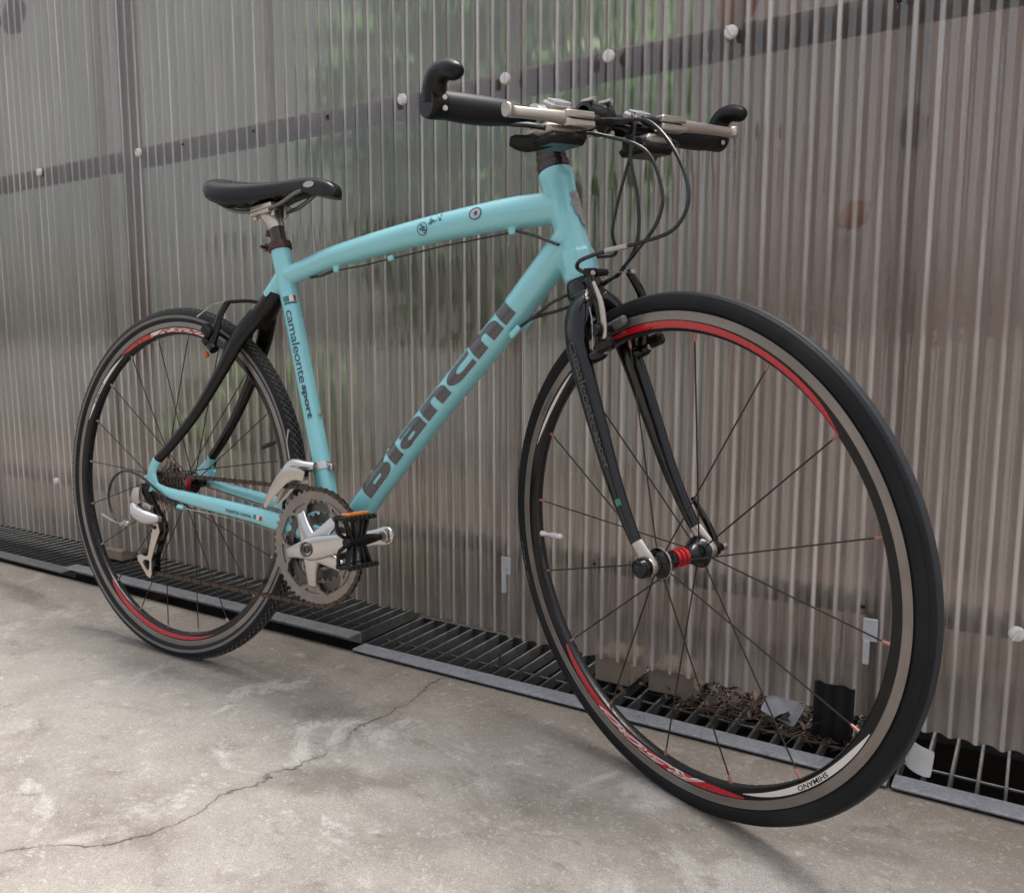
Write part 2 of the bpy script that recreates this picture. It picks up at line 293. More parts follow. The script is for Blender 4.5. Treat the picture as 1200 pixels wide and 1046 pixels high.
def sweep(path, radii, n=14, side=None, cap=True, power=2.0):
    "loft ellipses along path; radii: r or list of r / (ra along side, rb)"
    P = [V(p[:3]) for p in path]; N = len(P)
    if not isinstance(radii, (list, tuple)): radii = [radii] * N
    if isinstance(radii, tuple): radii = [radii] * N
    vs, fs = [], []; prev = None
    for i in range(N):
        t = (P[min(i + 1, N - 1)] - P[max(i - 1, 0)]).normalized()
        if side is not None: a = V(side) - t * t.dot(V(side))
        elif prev is None: a = t.orthogonal()
        else: a = prev - t * t.dot(prev)
        a.normalize(); b = t.cross(a); prev = a
        r = radii[i]; ra, rb = r if isinstance(r, (tuple, list)) else (r, r)
        for k in range(n):
            th = 2 * math.pi * k / n; cc, ss = math.cos(th), math.sin(th)
            if power != 2.0: cc = math.copysign(abs(cc) ** (2 / power), cc); ss = math.copysign(abs(ss) ** (2 / power), ss)
            vs.append(P[i] + a * (ra * cc) + b * (rb * ss))
    for i in range(N - 1):
        for k in range(n):
            k2 = (k + 1) % n; fs.append((i * n + k, i * n + k2, (i + 1) * n + k2, (i + 1) * n + k))
    if cap: fs.append(tuple(range(n))[::-1]); fs.append(tuple((N - 1) * n + k for k in range(n)))
    return vs, fs
def tube(path, r, n=10, sm=0, **kw):
    if sm and isinstance(r, list):
        q = smoothpath([(*p[:3], a) for p, a in zip([tuple(p) for p in path], r)], sm); path = [p[:3] for p in q]; r = [p[3] for p in q]
    elif sm: path = smoothpath(path, sm)
    return sweep(path, r, n, **kw)
def rsweep(pts, n=14, sm=6, **kw):
    "pts: (x,y,z,ra,rb) smoothed together"
    q = smoothpath([p if len(p) == 5 else (*p, p[3]) for p in pts], sm)
    return sweep(q, [(p[3], p[4]) for p in q], n, **kw)
def lathe(prof, o, axis, n=32, up=None, a0=0, a1=2 * math.pi, close=False, mids=None):
    "prof: list of (r, h) along axis"
    ax = V(axis).normalized(); a = (V(up) - ax * ax.dot(V(up))).normalized() if up is not None else ax.orthogonal().normalized(); b = ax.cross(a)
    o = V(o); vs = []; fs = []; mi = []; K = len(prof); full = abs(a1 - a0 - 2 * math.pi) < 1e-6; NN = n if full else n + 1
    for i in range(NN):
        th = a0 + (a1 - a0) * i / n; d = a * math.cos(th) + b * math.sin(th)
        for r_, h_ in prof: vs.append(o + d * r_ + ax * h_)
    for i in range(n):
        j = (i + 1) % NN
        for k in range(K if close else K - 1):
            k2 = (k + 1) % K; fs.append((i * K + k, j * K + k, j * K + k2, i * K + k2)); mi.append(mids[k] if mids else 0)
    return vs, fs, mi
def hull(pts):
    bm = bmesh.new(); [bm.verts.new(p) for p in pts]; r = bmesh.ops.convex_hull(bm, input=bm.verts)
    junk = [g for g in bm.verts if not g.link_faces]; bmesh.ops.delete(bm, geom=junk, context='VERTS')
    bmesh.ops.dissolve_limit(bm, angle_limit=R(1), verts=bm.verts, edges=bm.edges)
    bm.verts.index_update(); vs = [v.co.copy() for v in bm.verts]; fs = [tuple(v.index for v in f.verts) for f in bm.faces]; bm.free(); return vs, fs
def cbox(c, s, X=(1, 0, 0), Y=(0, 1, 0), b=.001):
    X = V(X).normalized(); Y = (V(Y) - X * X.dot(V(Y))).normalized(); Z = X.cross(Y); c = V(c); pts = []
    h = [q / 2 for q in s]; b = min(b, *[q * .9 for q in h])
    for sx in (-1, 1):
        for sy in (-1, 1):
            for sz in (-1, 1):
                for k in range(3):
                    e = [h[0] - b, h[1] - b, h[2] - b]; e[k] += b
                    pts.append(c + X * sx * e[0] + Y * sy * e[1] + Z * sz * e[2])
    return hull(pts)
def ball(c, r, n=12, m_=8):
    rx, ry, rz = (r, r, r) if isinstance(r, (int, float)) else r; vs = []; fs = []; c = V(c)
    for i in range(m_ + 1):
        ph = math.pi * i / m_
        for k in range(n): th = 2 * math.pi * k / n; vs.append(c + V((rx * math.sin(ph) * math.cos(th), ry * math.sin(ph) * math.sin(th), rz * math.cos(ph))))
    for i in range(m_):
        for k in range(n): fs.append((i * n + k, i * n + (k + 1) % n, (i + 1) * n + (k + 1) % n, (i + 1) * n + k))
    return vs, fs
def plate(outer, th, o, X, Y, holes=()):
    "flat plate with holes; outer in 2-D (x along X, y along Y); thickness th about o"
    X = V(X).normalized(); Y = (V(Y) - X * X.dot(V(Y))).normalized(); Z = X.cross(Y); o = V(o)
    loops = [list(outer)] + [list(h_) for h_ in holes]
    tris = tessellate_polygon([[V((a, b, 0)) for a, b in L] for L in loops]); flat = [p for L in loops for p in L]; n = len(flat)
    vs = [o + X * a + Y * b + Z * th / 2 for a, b in flat] + [o + X * a + Y * b - Z * th / 2 for a, b in flat]
    fs = [tuple(t) for t in tris] + [tuple(i + n for i in t)[::-1] for t in tris]; k = 0
    for L in loops:
        for i in range(len(L)): j = (i + 1) % len(L); fs.append((k + i, k + j, n + k + j, n + k + i))
        k += len(L)
    return vs, fs
def text2d(s, size, offset=0.0, shear=0.0, spacing=1.0, grid=None):
    "2-D filled letters as (verts, faces), subdivided on a grid so that they can be wrapped"
    cu = bpy.data.curves.new('t', 'FONT'); cu.body = s; cu.size = size; cu.offset = offset; cu.shear = shear; cu.space_character = spacing; cu.resolution_u = 4
    o = bpy.data.objects.new('t', cu); COL.objects.link(o); dg = bpy.context.evaluated_depsgraph_get(); dg.update()
    me = bpy.data.meshes.new_from_object(o.evaluated_get(dg)); bm = bmesh.new(); bm.from_mesh(me)
    bpy.data.objects.remove(o); bpy.data.curves.remove(cu); bpy.data.meshes.remove(me)
    bmesh.ops.remove_doubles(bm, verts=bm.verts, dist=1e-7); bmesh.ops.triangulate(bm, faces=bm.faces)
    xs = [v.co.x for v in bm.verts]; ys = [v.co.y for v in bm.verts]; x0, x1, y0, y1 = min(xs), max(xs), min(ys), max(ys)
    if grid:
        for ax, a, b in ((1, y0, y1), (0, x0, x1)):
            q = a + grid
            while q < b:
                n_ = V((1, 0, 0)) if ax == 0 else V((0, 1, 0)); p_ = n_ * q
                bmesh.ops.bisect_plane(bm, geom=list(bm.verts) + list(bm.edges) + list(bm.faces), plane_co=p_, plane_no=n_, dist=1e-8); q += grid
    bm.verts.index_update(); vs = [v.co.copy() for v in bm.verts]; fs = [tuple(v.index for v in f.verts) for f in bm.faces]; bm.free()
    return vs, fs, (x0, x1, y0, y1)
def decal(vf, fn, mat, name, parent, xf=None):
    "map a flat mesh onto a surface: fn(x, y, lift) -> point; thin film with its own small thickness"
    vs = [fn(v[0], v[1], .0006) for v in vf[0]]
    return obj(name, vs, vf[1], mat, parent, xf=xf, ang=60)
def gridquad(x0, x1, y0, y1, nx, ny):
    vs = [V((x0 + (x1 - x0) * i / nx, y0 + (y1 - y0) * j / ny, 0)) for i in range(nx + 1) for j in range(ny + 1)]
    return vs, [(i * (ny + 1) + j, (i + 1) * (ny + 1) + j, (i + 1) * (ny + 1) + j + 1, i * (ny + 1) + j + 1) for i in range(nx) for j in range(ny)]
def tag(o, label, cat, group=None):
    o['label'] = label; o['category'] = cat
    if group: o['group'] = group
    return o

# ------------------------------------------------------------------ SETTING: slab, trench, ground behind
def structure(name, verts, faces, mat, **kw):
    o = obj(name, verts, faces, mat, **kw); o['kind'] = 'structure'; return o
def edge_y(x): return .207 + .004 * noise.noise(V((x * 3, 0, 0))) + .0015 * noise.noise(V((x * 40, 3, 0)))
vs, fs = [], []; xs = [-60, -8] + [-3 + i * .02 for i in range(301)] + [8, 60]
for x in xs:
    e = edge_y(x) if -3 <= x <= 3 else .207
    vs += [V((x, -60, -.0035)), V((x, -3, -.0035)), V((x, e - .02, -.0035)), V((x, e - .004, -.0042)), V((x, e, -.009)), V((x, e + .002, -.16))]
for i in range(len(xs) - 1):
    for k in range(5): fs.append((i * 6 + k, (i + 1) * 6 + k, (i + 1) * 6 + k + 1, i * 6 + k + 1))
structure('ground', vs, fs, 'concrete', ang=50)
MB_ = MB()
MB_.add(([(-12, .2, -.155), (12, .2, -.155), (12, .47, -.155), (-12, .47, -.155)], [(0, 1, 2, 3)]))
MB_.build('drain_channel_floor', 'soil')['kind'] = 'structure'
b = MB(); b.add(cbox((0, .62, -.09), (24, .34, .16), b=.004)); o = b.build('channel_kerb', 'soil'); o['kind'] = 'structure'
vs = [(-60, .78, -.02), (60, .78, -.02), (60, 60, -.02), (-60, 60, -.02)]
structure('garden_ground', vs, [(0, 1, 2, 3)], 'greenery')

# ------------------------------------------------------------------ FENCE
A_W, Y_W = -.018, .318
nrmW = V((-A_W, 1, 0)).normalized() * -1; tanW = V((1, A_W, 0)).normalized()
def wp(x, z, off=0.0):   # point on the wall's mid plane, off towards the bicycle
    return V((x, Y_W + A_W * x, z)) + nrmW * off
fence = empty('corrugated_fence', None, (0, Y_W, 0))
tag(fence, 'translucent brown corrugated plastic fence behind the bicycle', 'fence')
def fx(v): return v - V((0, Y_W, 0))
PITCH, AMP, TH, HT = .032, .0060, .0009, 1.66
seams = [-.648 - .62 * 6, -.648 - .62 * 5, -.648 - .62 * 4, -.648 - .62 * 3, -.648 - .62 * 2, -.648 - .62, -.648, -.0225, .584, 1.212, 1.832, 2.45]
sheets = []
for i in range(len(seams) - 1):
    x0 = seams[i]; x1 = seams[i + 1] + .040
    base = .006 * 0 + (.0017 * (i % 2) if i < 5 else .0017 * (i % 2))
    nx = int((x1 - x0) / PITCH * 18); vs = []; fs = []
    zs = [.0] + [.02, .06, .2, .5, 1.0, HT]
    rows = len(zs); bot = .052 + (0, .002, -.001, .001, -.002, .001, .003, .008, 0, -.001, 0)[i]
    def prof(x):
        ph = (x - .584) / PITCH * 2 * math.pi; s_ = math.sin(ph)
        return AMP * (2 * (.5 + .5 * s_) ** 1.5 - 1)
    for side in (1, -1):
        for k in range(nx + 1):
            x = x0 + (x1 - x0) * k / nx
            for j, dz in enumerate(zs):
                z = bot + dz if j < rows - 1 else HT
                wob = .0016 * noise.noise(V((x * 9, z * 3, 2 + i))) + .004 * noise.noise(V((x * 1.3, z * .9, 7)))
                if j == 0: z += .0018 * noise.noise(V((x * 60, 1, i))) + .0035 * noise.noise(V((x * 9, 4, i)))
                vs.append(wp(x, z, prof(x) + base + wob + side * TH / 2))
    K = (nx + 1) * rows
    for k in range(nx):
        for j in range(rows - 1):
            a = k * rows + j; c_ = (k + 1) * rows + j
            fs.append((a, c_, c_ + 1, a + 1)); fs.append((K + a, K + a + 1, K + c_ + 1, K + c_))
        a = k * rows; c_ = a + rows; fs.append((a, K + a, K + c_, c_)); a += rows - 1; c_ += rows - 1; fs.append((a, c_, K + c_, K + a))
    for j in range(rows - 1):
        fs.append((j, j + 1, K + j + 1, K + j)); e = nx * rows + j; fs.append((e, K + e, K + e + 1, e + 1))
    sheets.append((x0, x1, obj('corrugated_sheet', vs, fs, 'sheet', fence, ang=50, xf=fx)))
def sheet_at(x):
    return next(s for s in reversed(sheets) if s[0] - .001 <= x <= s[1])[2]
# translucent screw caps
def cap_mesh():
    b = MB(); b.add(lathe([(.0, .0075), (.006, .0072), (.0092, .0055), (.0104, .0025), (.0104, 0), (0, 0)], (0, 0, 0), (0, -1, 0), 20))
    b.add(cbox((0, -.0082, 0), (.0032, .0022, .019), b=.0006)); return b
capo = None; rc = random.Random(3)
for x, z in [(-.905, 1.067), (-.463, 1.066), (.358, 1.065), (.588, 1.065), (.785, 1.067), (.984, 1.066), (-.926, .217), (1.399, .219), (-1.33, 1.066), (1.6, 1.066)]:
    if capo is None: capo = cap_mesh().build('screw_cap', 'clearplastic', sheet_at(x)); o = capo
    else: o = capo.copy(); COL.objects.link(o); o.parent = sheet_at(x)
    o.location = fx(wp(x, z, AMP * .8 + .002)); o.rotation_euler = (0, rc.uniform(-.7, .7), math.atan(A_W))
# bare screws in small holes
so = None
for x, z in [(.769, .222), (1.206, .222), (1.211, 1.064), (-.06, 1.064), (.16, 1.064), (-.30, 1.066)]:
    if so is None: so = MB().add(lathe([(0, .0026), (.0022, .0022), (.0034, .0006), (.0034, 0)], (0, 0, 0), (0, -1, 0), 10)).build('screw', 'rim_black', sheet_at(x)); o = so
    else: o = so.copy(); COL.objects.link(o); o.parent = sheet_at(x)
    o.location = fx(wp(x, z, .004))
# clear brackets hooked over the overlaps
def clip(x, z):
    b = MB(); b.add(cbox((0, -.003, .016), (.020, .004, .034), b=.001)); b.add(cbox((-.004, -.004, -.018), (.009, .006, .036), b=.001)); b.add(lathe([(0, .003), (.003, .0025), (.003, 0)], (.0, -.005, .010), (0, -1, 0), 10))
    o = b.build('clear_clip', 'clip', sheet_at(x)); o.location = fx(wp(x, z, AMP + .003)); return o
m = NT('clear_clip'); m.pbr(m.mix(m.noise(50), (.55, .57, .60), (.7, .71, .73)), .25, 0, trans=.45); M['clip'] = m.m
clip(.5905, .178); clip(1.219, .175)
# timber behind
b = MB().add(cbox(fx(wp(-.9, 1.062, -.030)), (9.2, .045, .040), X=tanW, b=.003)); b.build('timber_rail', 'wood', fence)
b = MB().add(cbox(fx(wp(-.9, .225, -.030)), (9.2, .045, .040), X=tanW, b=.003)); b.build('timber_rail', 'wood', fence)
for px in (-4.3, -3.1, -2.4, -.590, 2.1):
    MB().add(cbox(fx(wp(px - .015, .75, -.078)), (.024, .045, 1.7), b=.003)).build('timber_post', 'wood', fence)

# ------------------------------------------------------------------ garden seen blurred through the sheets
def foliage_mass(name, cx, cy, sx, sy, z0, z1, n, leaf, mat, seed):
    rr = random.Random(seed); vs = []; fs = []
    for _ in range(n):
        u = rr.random(); th = rr.uniform(0, 2 * math.pi); ph = rr.uniform(-1, 1); q = (1 - ph * ph) ** .5
        c_ = V((cx + sx * q * math.cos(th) * rr.uniform(.6, 1), cy + sy * q * math.sin(th) * rr.uniform(.6, 1), (z0 + z1) / 2 + (z1 - z0) / 2 * ph * rr.uniform(.6, 1)))
        c_ += V((rr.gauss(0, .05),) * 3); a = V((rr.gauss(0, 1), rr.gauss(0, 1), rr.gauss(0, .6))).normalized(); bb = a.orthogonal().normalized()
        s_ = leaf * rr.uniform(.6, 1.4); k = len(vs); vs += [c_ - a * s_, c_ + bb * s_ * .45, c_ + a * s_, c_ - bb * s_ * .45]; fs.append((k, k + 1, k + 2, k + 3))
    return vs, fs
for nm, args, lab in [('garden_shrub', (.00, 1.15, .50, .28, .62, 1.9, 4200, .05, 'leaf', 11), 'green leafy shrub seen blurred through the middle of the fence'),
                      ('garden_shrub', (.50, .80, .13, .14, .80, 1.30, 700, .035, 'leaf', 12), 'smaller green shrub blurred behind the fence above the handlebar'),
                      ('garden_shrub', (-.95, 1.1, .4, .25, .0, .55, 900, .05, 'leaf', 13), 'low shrub blurred behind the fence left of the rear wheel')]:
    t = empty(nm, None, (args[0], args[1], -.02)); tag(t, lab, 'shrub')
    vs, fs = foliage_mass(nm, *args); obj('crown', vs, fs, 'leaf', t, smooth=False, xf=lambda v, a=args: v - V((a[0], a[1], -.02)))
    MB().add(tube([(0, 0, 0), (.02, .01, .4), (-.01, .02, (args[4] + args[5]) / 2)], [.025, .02, .012], 8)).build('trunk', 'bark', t)
bf = empty('board_fence', None, (1.05, 2.0, -.02)); tag(bf, 'weathered upright boards behind the right half of the corrugated fence', 'board fence')
bo = None
for i in range(22):
    if bo is None: bo = MB().add(cbox((0, 0, .95), (.118, .02, 1.9), b=.002)).build('board', 'wood2', bf); o = bo
    else: o = bo.copy(); COL.objects.link(o); o.parent = bf
    o.location = (-.62 + i * .124, rc.uniform(-.004, .004), rc.uniform(-.03, .02))
bw = empty('garden_wall', None, (-2, 3.2, -.02)); tag(bw, 'pale rendered wall showing faintly through the left of the fence', 'wall')
MB().add(cbox((0, 0, 2.3), (9, .15, 4.6), b=.01)).build('wall_face', 'render', bw); MB().add(cbox((0, 0, 4.64), (9.1, .22, .07), b=.01)).build('coping', 'block', bw)

# brown leaves caught behind the sheets
for k, (x, z, s_, lab) in enumerate([(1.235, .90, .030, 'round orange brown dead leaf caught behind the fence at the upper right'), (.985, 1.115, .045, 'large brown dead leaf blurred behind the fence above the rail, over the handlebar end'), (1.165, .79, .028, 'narrow brown dead leaf behind the fence below the round one'), (-1.02, 1.50, .075, 'dark pointed leaf behind the fence at the top left corner')]):
    vs = [V((0, 0, s_)), V((s_ * .7, .004, s_ * .3)), V((s_ * .55, .010, -s_ * .6)), V((0, .003, -s_ * 1.1)), V((-s_ * .6, .009, -s_ * .5)), V((-s_ * .65, .004, s_ * .35)), V((0, -.004, 0))]
    vs += [v + V((0, .0008, 0)) for v in vs]; fs = [(6, q, (q + 1) % 6) for q in range(6)] + [(13, 7 + (q + 1) % 6, 7 + q) for q in range(6)] + [(q, 7 + q, 7 + (q + 1) % 6, (q + 1) % 6) for q in range(6)]
    o = obj('dead_leaf', vs, fs, 'rust_leaf' if k != 3 else 'leafdark'); o.location = wp(x, z, -.012 if k else -.008); o.rotation_euler = (0, .5 * k, 0); tag(o, lab, 'leaf')
# ------------------------------------------------------------------ GRATES
def grate(x0, x1, ztop, label, strip_mat, tilt=0.0):
    L = x1 - x0; t = empty('drain_grate', None, (x0, .196, ztop)); t.rotation_euler = (0, tilt, 0); tag(t, label, 'drain grate', 'steel grates over the gutter')
    W_ = .236
    MB().add(cbox((L / 2, .019, -.002), (L, .038, .004), b=.0008)).add(cbox((L / 2, .0365, -.014), (L, .003, .020), b=.0006)).build('edge_strip', strip_mat, t)
    MB().add(cbox((L / 2, W_ - .002, -.012), (L, .004, .024), b=.0008)).build('rear_bar', 'galv_dark', t)
    eb = MB().add(cbox((0, W_ / 2 + .019, -.0122), (.004, W_ - .042, .0236), b=.0008)).build('end_bar', 'galv_dark', t); eb.location = (.002, 0, 0)
    e2 = eb.copy(); COL.objects.link(e2); e2.parent = t; e2.location = (L - .002, 0, 0)
    n = int(round(L / .0335)); base = MB().add(cbox((0, W_ / 2 + .019, -.0125), (.0042, W_ - .043, .0215), b=.0010)).build('bar', 'galv_dark', t); base.location = (L / n, 0, 0)
    for k in range(2, n):
        o = base.copy(); COL.objects.link(o); o.parent = t; o.location = (k * L / n + rc.uniform(-.0004, .0004), 0, 0)
    for yy in (.102,): MB().add(tube([(.004, yy, -.0125), (L - .004, yy, -.0125)], .0024, 8)).build('cross_rod', 'galv_dark', t)
    return t
grate(-2.705, -1.712, .010, 'gutter grate farthest left, almost out of the picture', 'galv_dull')
grate(-1.705, -.712, .012, 'grey gutter grate at the far left, past the rear wheel', 'galv_dull')
M['galv_mid'] = galv('grate_strip_worn', (0.14, 0.142, 0.148), (0.27, 0.275, 0.29), .52)
grate(-.704, .284, .0265, 'raised gutter grate beside the rear wheel with a black gap below it', 'galv_mid')
grate(.292, 1.262, .0045, 'pale edged gutter grate between the crank and the front tyre', 'galv')
grate(1.268, 2.26, .0045, 'gutter grate at the right edge beyond the front tyre', 'galv')

# blocks wedged under the fence
blk = []
def block(name, c, s, mat, label, cat, rot=0):
    t = MB(); v, f = cbox((0, 0, s[2] / 2), s, b=.003); v = [q + V((noise.noise(q * 60), noise.noise(q * 50 + V((3, 1, 2))), 0)) * .0015 for q in v]
    t.add((v, f)); o = t.build(name, mat); o.location = c; o.rotation_euler = (0, 0, rot); tag(o, label, cat); return o
block('brown_block', (.800, .352, .0055), (.068, .085, .052), 'block', 'brown block standing on the grate under the fence, behind the front spokes', 'block')
block('brown_block', (.905, .358, .0055), (.080, .085, .046), 'block', 'shaded brown block beside the leaf litter, right of the other block', 'block', .03)
block('brown_block', (-.655, .352, .0275), (.075, .085, .030), 'block', 'brown block under the fence by the rear wheel rim', 'block')
# black corrugated scrap and translucent scraps
vs, fs = [], []
n = 24
for side in (0, 1):
    for k in range(n + 1):
        x = .072 * k / n
        for z in (0, .075): vs.append(V((x, .0018 * math.sin(x / .024 * 6.28) + side * .0015, z + (.0012 * math.sin(k * .5) if z else 0))))
K = (n + 1) * 2
for k in range(n): a = k * 2; fs += [(a, a + 2, a + 3, a + 1), (K + a, K + a + 1, K + a + 3, K + a + 2), (a + 1, a + 3, K + a + 3, K + a + 1), (a, K + a, K + a + 2, a + 2)]
fs += [(0, 1, K + 1, K), (2 * n, K + 2 * n, K + 2 * n + 1, 2 * n + 1)]
o = obj('plastic_scrap', vs, fs, 'plastic'); o.location = (1.145, .2840, .012); o.rotation_euler = (R(-2), 0, math.atan(A_W)); o.scale = (.80, 1, 1.12); tag(o, 'black ribbed plastic offcut leaning on the fence, seen through the front spokes', 'plastic scrap')
m = NT('milky_film'); m.pbr(m.mix(m.noise(60), (.5, .5, .56), (.7, .7, .76)), .3, 0, trans=.75); M['film'] = m.m
def bent(name, c, w_, h_, rot, label, mat='film', bend=.012):
    vs = []; fs = []; n = 6
    for s_ in (0, 1):
        for i in range(n + 1):
            for j in range(n + 1):
                u, v_ = i / n - .5, j / n - .5; r_ = 1 if abs(u) + abs(v_) < .95 else .94
                vs.append(V((u * w_ * r_, v_ * h_ * r_, bend * (u * u * 3 - v_ * .6) + s_ * .0008)))
    K = (n + 1) ** 2
    for i in range(n):
        for j in range(n): a = i * (n + 1) + j; fs += [(a, a + n + 1, a + n + 2, a + 1), (K + a, K + a + 1, K + a + n + 2, K + a + n + 1)]
    for i in range(n):
        for a, b_ in ((i, i + 1), (n * (n + 1) + i, n * (n + 1) + i + 1), (i * (n + 1), (i + 1) * (n + 1)), (i * (n + 1) + n, (i + 1) * (n + 1) + n)): fs.append((a, b_, K + b_, K + a))
    o = obj(name, vs, fs, mat); o.location = c; o.rotation_euler = rot; tag(o, label, 'plastic scrap'); return o
bent('plastic_scrap', (1.100, .300, .034), .060, .038, (R(60), R(8), R(-18)), 'clear plastic scrap lying on dead leaves behind the front rim')
M['clearplastic2'] = simple('grey_milky', (0.29, 0.28, 0.275), 0.4, 0, .1, 60)
bent('plastic_scrap', (1.290, .262, .022), .040, .046, (R(45), R(32), R(20)), 'rounded milky plastic piece on the grate just right of the front tyre', 'clearplastic2')
o = MB().add(tube([(0, 0, 0), (.002, .001, .017), (.001, 0, .030)], [.0028, .0026, .002], 8)).build('stub', 'litter'); o.location = (.590, .272, .004); o.rotation_euler = (R(8), 0, 0); tag(o, 'short orange brown stub standing upright between the grate bars', 'stub')
# dead leaves and twigs
b = MB(); rl = random.Random(5)
for k in range(300):
    if k < 220: x = rl.gauss(1.01, .06); y = rl.uniform(.275, .40)
    else: x = rl.gauss(1.13, .035); y = rl.uniform(.27, .38)
    z = .004 + max(0, rl.gauss(.006, .007)) * (1 if y > .30 else .3); a = rl.uniform(0, 3.14); l_ = rl.uniform(.012, .035)
    d_ = V((math.cos(a), math.sin(a), rl.uniform(-.3, .35))) * l_
    b.add(tube([V((x, y, z)) - d_, V((x, y, z + rl.uniform(-.003, .006))), V((x, y, z)) + d_], [.0004, .0008, .0004], 4, cap=False), k % 3)
for k in range(150):
    x = rl.choice([rl.gauss(1.00, .07), rl.gauss(1.14, .04)]); y = rl.uniform(.27, .41); z = .008 + abs(rl.gauss(.0, .012)); a = rl.uniform(0, 6.28); s_ = rl.uniform(.006, .017)
    u = V((math.cos(a), math.sin(a), rl.uniform(-.5, .5))) * s_; w_ = V((-math.sin(a), math.cos(a), rl.uniform(-.6, .6))) * s_ * .5; c_ = V((x, y, z)); up = V((0, 0, s_ * .35))
    b.add(([c_ - u, c_ - u * .3 + w_ + up, c_ + u, c_ - u * .3 - w_ + up, c_ + u * .1], [(0, 1, 4), (1, 2, 4), (2, 3, 4), (3, 0, 4)]), 3 + k % 2)
M['twig1'] = simple('twig_brown', (0.045, 0.026, 0.018), .8, 0, .4, 50); M['twig2'] = simple('twig_pale', (0.11, 0.07, 0.045), .8, 0, .4, 50); M['twig3'] = simple('twig_dark', (0.018, 0.012, 0.010), .8, 0, .4, 50); M['leafdark'] = simple('leaf_dark', (0.022, 0.015, 0.012), .7, 0, .5, 50)
o = b.build('leaf_litter', ['twig1', 'twig2', 'twig3', 'litter', 'leafdark'], smooth=False); o['kind'] = 'stuff'

# ------------------------------------------------------------------ BICYCLE (own frame: x forward, y away from camera, z up)
LEAN, STEER, WB = .0794930863, -.423334434, 1.03005044
bike = empty('bicycle'); bike.rotation_euler = (-LEAN, 0, 0)
tag(bike, 'pale turquoise bicycle with black fork leaning on the fence, front wheel turned', 'bicycle')
HA = R(71.5); AX = V((-math.cos(HA), 0, math.sin(HA))); ORG = V((WB, 0, .335)) - V((math.sin(HA), 0, math.cos(HA))) * .045
SM = Matrix.Translation(ORG) @ Matrix.Rotation(STEER, 4, AX) @ Matrix.Translation(-ORG)
def ST(v): return SM @ V(v)
YN = V((0, -1, 0))

# --- frame (welded tubes, fused by a voxel remesh so that the joints blend)
dt = smoothpath([(.43, 0, .285), (.526, 0, .402), (.628, 0, .520), (.731, 0, .632), (.790, 0, .701), (.842, 0, .762)], 6)
dtr = [(.0215 + .0020 * i / len(dt), .0218 + .0028 * (i / len(dt)) ** 2) for i in range(len(dt))]
tt = smoothpath([(.292, 0, .730), (.345, 0, .743), (.392, 0, .7555), (.506, 0, .775), (.611, 0, .789), (.727, 0, .800), (.784, 0, .802), (.832, 0, .803)], 6)
ttr = []
for p_ in tt:
    t_ = min(1, max(0, (p_[0] - .30) / .5)); ttr.append((.0165 + .004 * t_, .0172 + .0068 * t_))
ht = [ORG + AX * s_ for s_ in (.406, .411, .425, .470, .530, .555, .566)]
htr = [.0242, .0255, .0245, .0222, .0226, .0252, .0245]
ht = [V((.8605, 0, .6985)) + AX * s_ for s_ in (.0, .006, .02, .06, .12, .152, .163)]
def stp(z): return V((.42 - (z - .272) * .302, 0, z))
b = MB()
b.add(sweep(dt, dtr, 28, side=(0, 1, 0))); b.add(sweep(tt, ttr, 28, side=(0, 1, 0)))
b.add(sweep(ht, htr, 32, side=(0, 1, 0)))
b.add(sweep([stp(z) for z in (.275, .45, .66, .75, .7785)], [.0172, .0162, .0165, .0178, .0178], 24, side=(0, 1, 0)))
b.add(sweep([V((.8605, 0, .6985)) + AX * s_ for s_ in (.003, .010, .036, .048)], [(.0235, .0245), (.0262, .0272), (.0262, .0272), (.021, .022)], 8, side=(.38, .92, 0)))
b.add(lathe([(0, -.034), (.0215, -.034), (.0225, -.030), (.0225, .030), (.0215, .034), (0, .034)], (.42, 0, .272), (0, 1, 0), 28))
# monostay root
b.add(rsweep([(.283, 0, .735, .016, .017), (.268, 0, .715, .017, .017), (.250, 0, .693, .020, .017)], 18, 4, side=(0, 1, 0)))
for s_ in (-1, 1):
    # chainstay with yoke and dropout
    b.add(rsweep([(.405, s_ * .024, .285, .011, .017), (.345, s_ * .036, .297, .010, .0165), (.262, s_ * .050, .311, .009, .0145), (.140, s_ * .060, .322, .0085, .0128), (.060, s_ * .0655, .330, .0075, .0105), (.022, s_ * .068, .338, .005, .009)], 18, 5, side=(0, 1, 0)))
    b.add(rsweep([(.026, s_ * .068, .334, .0045, .010), (.014, s_ * .068, .350, .0045, .013), (.010, s_ * .067, .368, .005, .012), (.022, s_ * .064, .390, .0085, .0105)], 14, 4, side=(0, 1, 0)))
b.add(cbox((.0, .068, .357), (.05, .0075, .040), X=(1, 0, .8), b=.003)); b.add(cbox((-.002, -.068, .342), (.024, .0075, .034), X=(1, 0, .3), b=.003))
